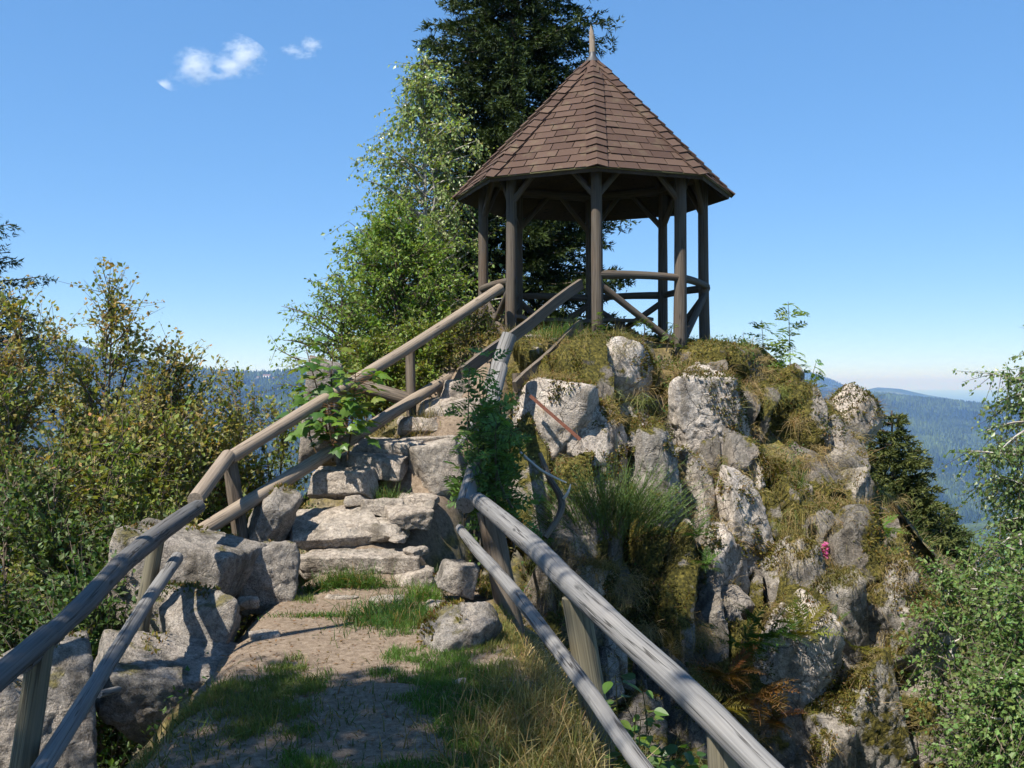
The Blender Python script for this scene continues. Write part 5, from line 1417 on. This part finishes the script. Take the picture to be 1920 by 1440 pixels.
leaf_pieces(rb, meshes, leaf_mat("raspberry_leaf", 0.4, 0.45, 0.35), np.concatenate(LPp), np.concatenate(LDd), np.concatenate(LN), np.concatenate(LS), g)


# --- ferns
def fern(label, c, L, k, seed, col, out=(0, -1, 0.2), spread=1.0, dead=False):
    g = np.random.default_rng(seed); t_ = thing("fern", label, "fern", c, "ferns on the cliff")
    az = np.arange(k) / k * 2 * math.pi + g.normal(size=k) * 0.3
    d = np.stack([np.cos(az) * spread, np.sin(az) * spread, g.uniform(0.35, 1.0, k)], 1) + np.asarray(out)
    lv, tw = MB(), MB()
    pinnate(lv, tw, np.repeat(np.asarray(c, float)[None], k, 0) + g.normal(size=(k, 3)) * 0.02, d, np.array([[0, -0.2, 1.0]]) + g.normal(size=(k, 3)) * 0.15, L * g.uniform(0.7, 1.15, k), 17, (0.26, 0.22), vary(col, k, g, 0.3, 0.15), g, 0.45, stem=tuple(np.asarray(col) * 0.8))
    lv.build("fronds", M_FERN, t_, False); tw.build("stem", M_GRASS, t_, False)


gf, bf, yf = (0.07, 0.13, 0.025), (0.19, 0.095, 0.03), (0.16, 0.15, 0.025)
for i, (px, py, d, L, k, col, lab) in enumerate([
    (1440, 1195, 10.0, 0.42, 11, gf, "green fern on the ledge above the big pale slab"),
    (1395, 1215, 9.8, 0.45, 10, gf, "green fern hanging left of the big pale slab"),
    (1505, 1190, 10.1, 0.36, 9, yf, "yellowish fern above the right end of the big pale slab"),
    (1360, 1270, 9.5, 0.42, 12, bf, "withered rust brown fern above the right railing's end"),
    (1410, 1310, 9.5, 0.46, 12, bf, "withered brown fern left of the pale slab's lower half"),
    (1350, 1330, 9.3, 0.4, 10, (0.13, 0.13, 0.03), "half withered fern just over the top rail"),
    (1455, 1350, 9.7, 0.36, 10, bf, "withered orange fern below the pale slab's shadow"),
    (1645, 1000, 12.2, 0.35, 10, (0.12, 0.20, 0.03), "bright fern on the skyline of the lower ledge, before the young spruce"),
    (1660, 1040, 12.0, 0.3, 8, (0.11, 0.19, 0.03), "bright fern on the ledge's end above the birches"),
    (1305, 1005, 10.5, 0.26, 8, gf, "small fern in the dark crack left of the leaning slab"),
    (1530, 835, 13.0, 0.28, 8, (0.11, 0.17, 0.03), "fern below the skyline boulder"),
    (1610, 1220, 10.5, 0.22, 7, yf, "little yellow green fern in the joint of the lower rocks"),
    (1560, 1170, 10.6, 0.22, 7, gf, "little fern at the rock joint left of the yellow one"),
    (1320, 1060, 10.2, 0.24, 8, gf, "fern in the shaded gully right of the top rail"),
    (955, 1150, 8.5, 0.18, 7, gf, "small fern at the foot of the right railing's bend post"),
    (1575, 870, 12.8, 0.25, 8, bf, "rusty fern under the skyline boulder"),
    (1020, 1010, 9.3, 0.24, 8, gf, "fern under the rowan shrub by the dead branch"),
]):
    fern(lab, P(px, py, d), L, k, 100 + i, col)

# --- broom: a bush of thin green rods
bt = thing("broom_bush", "feathery green broom bush in the cliff right of the dead branch", "bush", P(1150, 960, 10.2))
g = np.random.default_rng(130); rods = MB()
m = 900; b0 = P(1140, 985, 10.35) + g.normal(size=(m, 3)) * np.array([0.27, 0.10, 0.10])
d = unit(np.stack([(b0[:, 0] - P(1140, 985, 10.35)[0]) * 2.4 + g.normal(size=m) * 0.25, g.normal(size=m) * 0.3 - 0.2, np.ones(m)], 1))
L_ = g.uniform(0.15, 0.5, m) + 0.35 * g.random(m) ** 3
blades(rods, b0 + d * (g.random(m) * 0.25)[:, None], d, d * 0.1 + g.normal(size=(m, 3)) * 0.08, L_, 0.007, vary((0.08, 0.12, 0.035), m, g, 0.4, 0.12), vary((0.13, 0.18, 0.055), m, g, 0.4, 0.12))
sb = np.repeat(np.arange(m), 12); f_ = g.uniform(0.3, 1, len(sb)); pp = (b0 + d * (L_ * 0.1)[:, None])[sb] + d[sb] * (L_[sb] * f_ * 0.85)[:, None]
leaves(rods, pp, d[sb] + g.normal(size=(len(sb), 3)) * 0.5, g.normal(size=(len(sb), 3)), 0.03, 0.009, vary((0.11, 0.165, 0.05), len(sb), g, 0.4, 0.12))
rods.build("foliage", M_GRASS, bt, False)

# --- dead branch at the rail's bend
M_DEAD = wood_mat("bleached_branch", (0.55, 0.52, 0.47), (0.22, 0.2, 0.18), 0.4)
db = thing("dead_branch", "bare forked branch with a bleached prong at the bend of the right railing", "branch", P(1020, 1010, 8.9))
logp("limb", db, M_POST, curve((1022, 1008, 8.8), (1048, 968, 8.9), (1052, 935, 9.0), (1030, 895, 9.1), (1012, 850, 9.2)), [0.028, 0.03, 0.036, 0.03, 0.02], 3, n=8, rough=0.12)
logp("prong", db, M_DEAD, curve((1052, 940, 9.0), (1064, 925, 8.95), (1070, 908, 8.95)), [0.018, 0.014, 0.006], 4, n=8)
logp("prong", db, M_DEAD, curve((975, 848, 8.9), (1015, 882, 8.9), (1062, 905, 8.9)), [0.014, 0.013, 0.006], 5, n=8)

# --- foxglove
fx = thing("foxglove", "single pink foxglove spike flowering on the mossy ledge", "flower", P(1546, 1060, 11.1))
tw = MB(); tube(tw, np.linspace(P(1546, 1062, 11.15), P(1548, 1010, 11.15), 5), [0.006, 0.006, 0.005, 0.004, 0.002], 6, col=(0.08, 0.12, 0.03)); tw.build("stem", M_GRASS, fx, False)
g = np.random.default_rng(140); bl = MB()
for i in range(16):
    c = P(1546 + g.normal() * 1, 1016 + i * 2.0, 11.13); az = i * 2.4; d = unit(np.array([math.cos(az), math.sin(az) - 0.5, -0.7]))
    tube(bl, [c, c + d * 0.02, c + d * 0.05], [0.006, 0.013, 0.019], 7, cap=False, col=(0.55, 0.07, 0.30))
bl.build("blossom", M_LEAF, fx, False)
leaves(lv := MB(), np.repeat(P(1546, 1062, 11.1)[None], 9, 0), np.stack([np.cos(np.arange(9) * 0.7), np.sin(np.arange(9) * 0.7), 0.3 + 0 * np.arange(9)], 1), np.array([[0, 0, 1.0]]), 0.16, 0.055, (0.06, 0.11, 0.03)); lv.build("leaf_rosette", M_LEAF, fx, False)

# ------------------------------------------------------------------ scatter on the knoll and the rocks


def sample(v, f, cnt, g):
    a, b, c = v[f[:, 0]], v[f[:, 1]], v[f[:, 2]]
    n_ = np.cross(b - a, c - a); ar = np.linalg.norm(n_, axis=1)
    mid = (a + b + c) / 3
    px = 960 + FPX * mid[:, 0] / np.maximum(mid[:, 1], 0.1); py = 720 - FPX * mid[:, 2] / np.maximum(mid[:, 1], 0.1)
    see = (mid[:, 1] > 2.2) & (px > -250) & (px < 2170) & (py > -100) & (py < 1700)
    fc = (n_ * -mid).sum(1) / np.maximum(ar * np.linalg.norm(mid, axis=1), 1e-9) > -0.35
    wgt = ar * (see & fc) / np.maximum(mid[:, 1], 3) ** 1.0
    i = g.choice(len(f), cnt, p=wgt / wgt.sum())
    u, w_ = g.random(cnt), g.random(cnt); fl = u + w_ > 1; u[fl], w_[fl] = 1 - u[fl], 1 - w_[fl]
    return a[i] + (b[i] - a[i]) * u[:, None] + (c[i] - a[i]) * w_[:, None], unit(n_[i])


qf = np.stack([KI[:-1, :-1], KI[1:, :-1], KI[1:, 1:], KI[:-1, 1:]], -1).reshape(-1, 4)
KF = np.concatenate([qf[:, [0, 1, 2]], qf[:, [0, 2, 3]]])
g = np.random.default_rng(150)
GREEN, DRY, STRAW = np.array((0.075, 0.14, 0.025)), np.array((0.21, 0.15, 0.06)), np.array((0.38, 0.29, 0.14))


def clump(p, n_, k, spread, g):
    """k roots around each point, on the local surface plane"""
    m = len(p); t = g.normal(size=(m, k, 3)) * spread
    t -= n_[:, None] * (t * n_[:, None]).sum(-1, keepdims=True)
    return (p[:, None] + t).reshape(-1, 3), np.repeat(n_, k, 0)


# short turf on the path and its edges, in patches
fm = KP[KF[:, 0]]; PF = KF[(fm[:, 1] > 2.5) & (fm[:, 1] < 9.0) & (fm[:, 0] > -2.6) & (fm[:, 0] < 1.2)]
p, n_ = sample(KP, PF, 46000, g)
gm = 0.9 * fbm(p * np.array([1.7, 1.2, 1]) + 2.2, 4) + 0.25 * fbm(p * 7 + 1, 2)
px_ = 960 + FPX * p[:, 0] / p[:, 1]
right = sstep(640, 780, px_); left = sstep(620, 480, px_) * sstep(6.9, 5.6, p[:, 1]); mid = np.exp(-((px_ - 600) / 120) ** 2) * sstep(6.6, 5.8, p[:, 1])
keep = (n_[:, 2] > 0.7) & (gm + 0.33 * right * sstep(8.3, 7.2, p[:, 1]) + 0.12 * left + 0.16 * mid > 0.27)
p, n_ = p[keep], n_[keep]
q, qn = clump(p, n_, 6, 0.022, g); m = len(q)
dryness = np.clip(-0.05 + 1.0 * fbm(q * 1.1 + 40, 3) + 0.9 * sstep(-0.5, 0.3, q[:, 0] - 0.1 * (5 - q[:, 1])) + 0.55 * sstep(-0.9, -1.4, q[:, 0]), 0, 1)[:, None] * g.uniform(0.3, 1, (m, 1))
c = vary(GREEN, m, g, 0.3, 0.1) * (1 - dryness) + vary(DRY, m, g, 0.3, 0.1) * dryness
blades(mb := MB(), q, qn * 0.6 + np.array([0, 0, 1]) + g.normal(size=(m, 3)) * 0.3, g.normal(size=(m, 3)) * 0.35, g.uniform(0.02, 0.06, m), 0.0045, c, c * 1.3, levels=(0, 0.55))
o = mb.build("grass", M_GRASS, kind="stuff"); tag(o, "short trampled turf in patches on the path", "grass", kind="stuff")

# gravel and litter on the trodden earth
pv_, pf_ = icosphere(0)
p, n_ = sample(KP, PF, 2600, g); k = pathness(p[:, 0], p[:, 1], p[:, 2]) > 0.35; p, n_ = p[k], n_[k]; m = len(p)
r_ = 0.003 + 0.011 * g.random(m) ** 4
v = p[:, None] + pv_[None] * r_[:, None, None] * g.uniform(0.6, 1.3, (m, len(pv_), 1)) * np.array([1, 1, 0.6])
mb = MB().add(v.reshape(-1, 3), (pf_[None] + (np.arange(m) * len(pv_))[:, None, None]).reshape(-1, 3))
o = mb.build("gravel", M_PEB, cols=False, kind="stuff"); tag(o, "fine gravel strewn over the trodden path", "gravel", kind="stuff")
p, n_ = sample(KP, PF, 5200, g); m = len(p)
leaves(mb := MB(), p + n_ * 0.004, g.normal(size=(m, 3)) * np.array([1, 1, 0.15]), n_ + g.normal(size=(m, 3)) * 0.25, g.uniform(0.012, 0.045, m), g.uniform(0.004, 0.018, m), vary((0.17, 0.105, 0.05), m, g, 0.5, 0.15))
o = mb.build("litter", M_GRASS, kind="stuff"); tag(o, "brown leaf litter and bits of straw on the path", "litter", kind="stuff")

# longer grass: along the fences, on the knoll, over the ledges
p, n_ = sample(KP, KF, 23000, g)
pn = pathness(p[:, 0], p[:, 1], p[:, 2]); gm = fbm(p * 0.9 + 8, 4)
keep = (pn < 0.35) & (n_[:, 2] > 0.5) & (gm + 0.35 * n_[:, 2] > 0.16) & ((p[:, 1] > 8.6) | (p[:, 0] > -0.6)) & ((p[:, 1] < 9.3) | (p[:, 0] > -2.4))
p, n_ = p[keep], n_[keep]; q, qn = clump(p, n_, 6, 0.03, g); m = len(q)
near = sstep(10, 6, q[:, 1]); greenz = np.clip(0.4 + 1.1 * fbm(q * 0.8 + 20, 3) + 0.5 * np.exp(-((q[:, 0] - 0.7) ** 2 + (q[:, 1] - 12.4) ** 2) / 0.5), 0, 1)[:, None]
c = vary(GREEN * 1.1, m, g, 0.3, 0.12) * greenz + vary(DRY * 1.15, m, g, 0.35, 0.1) * (1 - greenz)
st_ = vary(STRAW, m, g, 0.3, 0.06); sw = (g.random((m, 1)) < 0.3 + 0.15 * near[:, None]); c = np.where(sw, st_, c)
out = qn * np.array([1, 1, 0])
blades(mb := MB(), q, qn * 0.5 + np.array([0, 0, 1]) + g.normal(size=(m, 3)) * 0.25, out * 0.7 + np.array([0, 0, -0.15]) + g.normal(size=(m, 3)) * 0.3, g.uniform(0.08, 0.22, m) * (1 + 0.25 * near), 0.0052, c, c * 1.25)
o = mb.build("long_grass", M_GRASS, kind="stuff"); tag(o, "long half dry grass on the knoll and along the railings", "grass", kind="stuff")

# dry grass hanging from the ledges and rock tops
hp, hn = [], []
CT = np.concatenate([CLF[:, [0, 1, 2]], CLF[:, [0, 2, 3]]])
p, n_ = sample(CLP, CT, 7000, g); gm = fbm(p * 1.2 + 60, 4) + 0.25 * n_[:, 2]
k = (n_[:, 2] > 0.4) & (gm > 0.28); hp.append(p[k]); hn.append(n_[k])
p, n_ = sample(KP, KF, 11000, g); gm = fbm(p * 1.2 + 60, 4)
k = (n_[:, 2] > 0.35) & (n_[:, 2] < 0.85) & (gm > 0.02) & (pathness(p[:, 0], p[:, 1], p[:, 2]) < 0.1) & (p[:, 1] > 8.3) & (p[:, 0] > -0.3); hp.append(p[k]); hn.append(n_[k])
for v, f, nm in ROCK_PTS:
    if nm != "rock": continue
    p, n_ = sample(v, f, 420, g); gm = fbm(p * 1.6 + 60, 3)
    k = (n_[:, 2] > 0.45) & (gm > 0.0); hp.append(p[k]); hn.append(n_[k])
p = np.concatenate(hp); n_ = np.concatenate(hn); q, qn = clump(p, n_, 7, 0.035, g); m = len(q)
w1 = g.random((m, 1)); c = vary(DRY, m, g, 0.4, 0.12) * w1 + vary(STRAW * 0.9, m, g, 0.3, 0.08) * (1 - w1)
gr = np.clip(0.9 * fbm(q * 1.0 + 77, 3), 0, 0.8)[:, None]; c = c * (1 - gr) + vary(GREEN, m, g, 0.3, 0.1) * gr
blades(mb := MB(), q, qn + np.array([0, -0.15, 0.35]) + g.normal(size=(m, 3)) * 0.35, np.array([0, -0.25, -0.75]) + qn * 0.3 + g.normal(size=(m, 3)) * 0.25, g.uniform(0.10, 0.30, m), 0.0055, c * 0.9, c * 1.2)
o = mb.build("dry_grass", M_GRASS, kind="stuff"); tag(o, "tufts of dry straw coloured grass hanging over the cliff", "grass", kind="stuff")

# bigger tussocks where the photograph shows cascades of straw
tb = MB()
for (x0, x1, y0, y1, cnt, greenish) in [(1190, 1480, 645, 760, 40, 0.12), (1480, 1640, 760, 880, 22, 0.05), (1440, 1690, 915, 1090, 40, 0.15), (1240, 1330, 870, 950, 10, 0.1), (1000, 1190, 990, 1120, 16, 0.15),
                                        (1010, 1200, 690, 770, 24, 0.4), (1180, 1320, 1000, 1250, 8, 0.1), (1260, 1420, 1150, 1420, 10, 0.2), (1520, 1680, 1100, 1440, 10, 0.1), (960, 1080, 860, 1000, 14, 0.25), (1360, 1480, 770, 900, 10, 0.1)]:
    for _ in range(cnt):
        px, py = g.uniform(x0, x1), g.uniform(y0, y1); d = hit(px, py)
        if d is None: continue
        c = P(px, py, d - 0.05); k = 90; L = g.uniform(0.16, 0.34)
        az = g.uniform(0, 6.28, k); el = g.uniform(-0.1, 1.2, k)
        up = np.stack([np.cos(az) * 0.8, np.sin(az) * 0.8 - 0.35, el], 1)
        w_ = g.random((k, 1)); cc = vary(DRY * 1.05, k, g, 0.35, 0.1) * w_ + vary(STRAW, k, g, 0.3, 0.08) * (1 - w_)
        if g.random() < greenish * 1.6: cc = cc * 0.35 + vary(GREEN * 1.2, k, g, 0.3, 0.1) * 0.65
        blades(tb, c + g.normal(size=(k, 3)) * np.array([0.06, 0.05, 0.03]), up, np.array([0, -0.2, -0.8]) + g.normal(size=(k, 3)) * 0.2, L * g.uniform(0.5, 1.1, k), 0.0055, cc * 0.85, cc * 1.2)
o = tb.build("straw_tussocks", M_GRASS, kind="stuff"); tag(o, "cascading straw tussocks on the crest and ledges of the cliff", "grass", kind="stuff")

# moss cushions
mp_, mn = [], []
p, n_ = sample(CLP, CT, 34000, g); gm = fbm(p * 1.6 + 70, 4) + 0.35 * n_[:, 2] - 0.05
k = gm > 0.16; mp_.append(p[k]); mn.append(n_[k])
p, n_ = sample(KP, KF, 24000, g); gm = fbm(p * 1.5 + 90, 4)
k = (gm > 0.14) & (pathness(p[:, 0], p[:, 1], p[:, 2]) < 0.15) & (p[:, 0] > -0.5) & (p[:, 1] > 7.5); mp_.append(p[k]); mn.append(n_[k])
for v, f, nm in ROCK_PTS:
    if nm not in ("rock", "boulder"): continue
    p, n_ = sample(v, f, 1700 if nm == "rock" else 600, g); gm = fbm(p * 2.0 + 90, 4) + 0.30 * n_[:, 2]
    k = gm > (0.22 if nm == "rock" else 0.42); mp_.append(p[k]); mn.append(n_[k])
p = np.concatenate(mp_); n_ = np.concatenate(mn); q, qn = clump(p, n_, 4, 0.02, g); m = len(q)
pt = np.clip(0.5 + 1.4 * fbm(q * 1.3 + 33, 3), 0, 1)[:, None]
c = vary((0.16, 0.135, 0.022), m, g, 0.4, 0.15) * pt + vary((0.055, 0.075, 0.018), m, g, 0.4, 0.15) * (1 - pt); br = (g.random((m, 1)) < 0.25); c = np.where(br, vary((0.15, 0.085, 0.03), m, g, 0.3, 0.1), c)
leaves(mb := MB(), q, qn + g.normal(size=(m, 3)) * 0.55, g.normal(size=(m, 3)), g.uniform(0.02, 0.05, m), 0.017, c)
o = mb.build("moss", M_FERN, kind="stuff"); tag(o, "olive moss cushions on the cliff rocks and ledges", "moss", kind="stuff")

# low leafy weeds
p, n_ = sample(KP, KF, 9000, g); gm = fbm(p * 0.8 + 120, 3)
k = (pathness(p[:, 0], p[:, 1], p[:, 2]) < 0.3) & (gm > 0.08) & (p[:, 0] > -2.4); p, n_ = p[k], n_[k]
q, qn = clump(p, n_, 8, 0.05, g); m = len(q); c = vary((0.06, 0.115, 0.022), m, g, 0.4, 0.15)
leaves(mb := MB(), q + qn * g.uniform(0, 0.12, (m, 1)), qn * 0.3 + g.normal(size=(m, 3)), np.array([[0, -0.2, 1.0]]) + g.normal(size=(m, 3)) * 0.4, g.uniform(0.03, 0.065, m), g.uniform(0.018, 0.035, m), c)
o = mb.build("weeds", M_LEAF, kind="stuff"); tag(o, "low leafy weeds among the rocks and grass", "weeds", kind="stuff")

# tuft in front of the lowest step and other picked tufts


def tuft(px, py, d, rx, ry, cnt, L, col, label, seed, up=0.0):
    g = np.random.default_rng(seed); c = P(px, py, d)
    x = c[0] + g.normal(size=cnt) * rx; y = c[1] + g.normal(size=cnt) * ry
    z = np.array([ground_z(a, b) for a, b in zip(x, y)]) + up
    p = np.stack([x, y, z], 1)
    cc = vary(col, cnt, g, 0.35, 0.12); s = g.random((cnt, 1)) < 0.15; cc = np.where(s, vary(DRY, cnt, g, 0.3, 0.1), cc)
    o = blades(MB(), p, np.array([0, -0.1, 1.0]) + g.normal(size=(cnt, 3)) * 0.3, g.normal(size=(cnt, 3)) * 0.4 + np.array([0, -0.15, -0.1]), g.uniform(0.4, 1, cnt) * L, 0.0065, cc, cc * 1.25).build("grass_tuft", M_GRASS)
    tag(o, label, "grass tuft", "grass tufts beside the path", kind="stuff")


tuft(648, 1100, 8.62, 0.20, 0.05, 1500, 0.20, (0.06, 0.12, 0.02), "broad green grass tuft growing below the lowest step", 201)
tuft(735, 1180, 7.5, 0.17, 0.28, 2600, 0.15, (0.045, 0.10, 0.02), "lush green grass left of the pointed boulder", 202)
tuft(795, 1110, 8.3, 0.10, 0.08, 500, 0.16, (0.075, 0.15, 0.02), "bright green tuft behind the pointed boulder", 203)
tuft(722, 905, 10.0, 0.09, 0.07, 420, 0.20, (0.06, 0.115, 0.02), "grass tuft right of the rectangular step block", 204)
tuft(838, 990, 9.2, 0.16, 0.14, 800, 0.14, (0.08, 0.13, 0.03), "grass at the stair's right edge by the rail end", 205)
tuft(600, 1168, 7.6, 0.20, 0.05, 700, 0.05, (0.06, 0.13, 0.02), "short bright grass strip across the path", 206)
tuft(765, 790, 11.1, 0.16, 0.10, 700, 0.26, (0.17, 0.14, 0.05), "dry grass tuft at the foot of the handrail's upper post", 207)
tuft(1000, 1370, 4.7, 0.22, 0.5, 2600, 0.20, (0.20, 0.17, 0.07), "tall dry grass inside the right railing at the bottom edge", 208)
tuft(530, 870, 10.0, 0.16, 0.12, 600, 0.24, (0.14, 0.12, 0.05), "brownish grass tuft above the tilted slab under the handrail", 209)
tuft(1500, 925, 11.9, 0.16, 0.08, 500, 0.28, (0.10, 0.17, 0.03), "bright green grass crest on the lower ledge", 210)
tuft(1060, 655, 12.6, 0.28, 0.2, 1300, 0.26, (0.07, 0.13, 0.025), "green grass before the pavilion's entrance post", 211)
tuft(400, 1400, 4.8, 0.45, 0.5, 1500, 0.10, (0.09, 0.11, 0.035), "shaded grass in the lower left corner of the path", 212)
# ================================================================== clouds and air


def cloud(label, c, size, blobs, seed, dens):
    m = bpy.data.materials.new("cloud_vapour"); m.use_nodes = True; n = m.node_tree.nodes; l = m.node_tree.links
    n.remove(n["Principled BSDF"]); pv = n.new("ShaderNodeVolumePrincipled"); l.new(pv.outputs[0], n["Material Output"].inputs["Volume"])
    pv.inputs["Color"].default_value = (1, 1, 1, 1); pv.inputs["Anisotropy"].default_value = -0.1
    tc = N(n, "ShaderNodeTexCoord")
    nz = N(n, "ShaderNodeTexNoise"); nz.inputs["Scale"].default_value = 3.8; nz.inputs["Detail"].default_value = 8; nz.inputs["Roughness"].default_value = 0.72
    ad = N(n, "ShaderNodeVectorMath", operation='ADD'); ad.inputs[1].default_value = (seed, 0, 0); l.new(tc.outputs["Object"], ad.inputs[0]); l.new(ad.outputs[0], nz.inputs[0])
    acc = None
    for (bx_, bz, rx, rz, wt) in blobs:
        mp = N(n, "ShaderNodeMapping"); mp.inputs["Location"].default_value = (-bx_ / rx, 0, -bz / rz); mp.inputs["Scale"].default_value = (1 / rx, 2.2, 1 / rz); l.new(tc.outputs["Object"], mp.inputs[0])
        ln = N(n, "ShaderNodeVectorMath", operation='LENGTH'); l.new(mp.outputs[0], ln.inputs[0])
        s = N(n, "ShaderNodeMath", operation='SUBTRACT'); s.inputs[0].default_value = 1.0; l.new(ln.outputs["Value"], s.inputs[1])
        w_ = N(n, "ShaderNodeMath", operation='MULTIPLY'); w_.inputs[1].default_value = wt; l.new(s.outputs[0], w_.inputs[0])
        if acc is None: acc = w_.outputs[0]
        else:
            mx = N(n, "ShaderNodeMath", operation='SMOOTH_MAX'); mx.inputs[2].default_value = 0.15; l.new(acc, mx.inputs[0]); l.new(w_.outputs[0], mx.inputs[1]); acc = mx.outputs[0]
    k = N(n, "ShaderNodeMath", operation='MULTIPLY_ADD'); k.inputs[1].default_value = 2.6; k.inputs[2].default_value = -1.55; l.new(nz.outputs[0], k.inputs[0])
    a = N(n, "ShaderNodeMath", operation='ADD'); l.new(k.outputs[0], a.inputs[0]); l.new(acc, a.inputs[1])
    mxx = N(n, "ShaderNodeMath", operation='MAXIMUM'); mxx.inputs[1].default_value = 0; l.new(a.outputs[0], mxx.inputs[0])
    dn = N(n, "ShaderNodeMath", operation='MULTIPLY'); dn.inputs[1].default_value = dens; l.new(mxx.outputs[0], dn.inputs[0]); l.new(dn.outputs[0], pv.inputs["Density"])
    v, f = icosphere(3)
    o = MB().add(v, f).build("cloud", m, None, True, False); o.location = Vector([float(q) for q in c]); o.scale = size
    tag(o, label, "cloud", "small fair weather clouds"); return o


CD = 6000.0
pxm = CD / FPX
cloud("larger wispy white cloud in the blue sky, upper left", P(395, 122, CD), (115 * pxm, 60 * pxm, 66 * pxm),
      [(0.55, 0.30, 0.45, 0.62, 1.0), (0.35, -0.05, 0.45, 0.45, 0.9), (-0.25, 0.05, 0.40, 0.55, 1.0), (-0.15, -0.3, 0.6, 0.30, 0.7), (-0.78, -0.58, 0.24, 0.2, 0.9)], 3.0, 0.017)
cloud("smaller wispy cloud right of the larger one", P(566, 91, CD), (48 * pxm, 36 * pxm, 32 * pxm),
      [(0.35, 0.25, 0.55, 0.6, 1.0), (-0.35, -0.1, 0.6, 0.40, 0.8), (0.1, -0.4, 0.7, 0.3, 0.7)], 9.0, 0.015)

m = bpy.data.materials.new("summer_haze"); m.use_nodes = True; n = m.node_tree.nodes; l = m.node_tree.links
n.remove(n["Principled BSDF"]); pv = n.new("ShaderNodeVolumePrincipled"); l.new(pv.outputs[0], n["Material Output"].inputs["Volume"])
pv.inputs["Color"].default_value = (0.28, 0.48, 1.0, 1); pv.inputs["Absorption Color"].default_value = (1, 1, 1, 1); pv.inputs["Density"].default_value = HAZE; pv.inputs["Anisotropy"].default_value = 0.3
x_, y_, zb, zt = 64000, 64000, -460, 225
v = np.array([[a, b, c] for c in (zb, zt) for b in (-y_, y_) for a in (-x_, x_)])
o = MB().add(v, [[0, 2, 3, 1], [4, 5, 7, 6], [0, 1, 5, 4], [2, 6, 7, 3], [0, 4, 6, 2], [1, 3, 7, 5]]).build("haze", m, None, False, False)
tag(o, "pale blue summer haze over the valley and hills", "haze", kind="stuff")
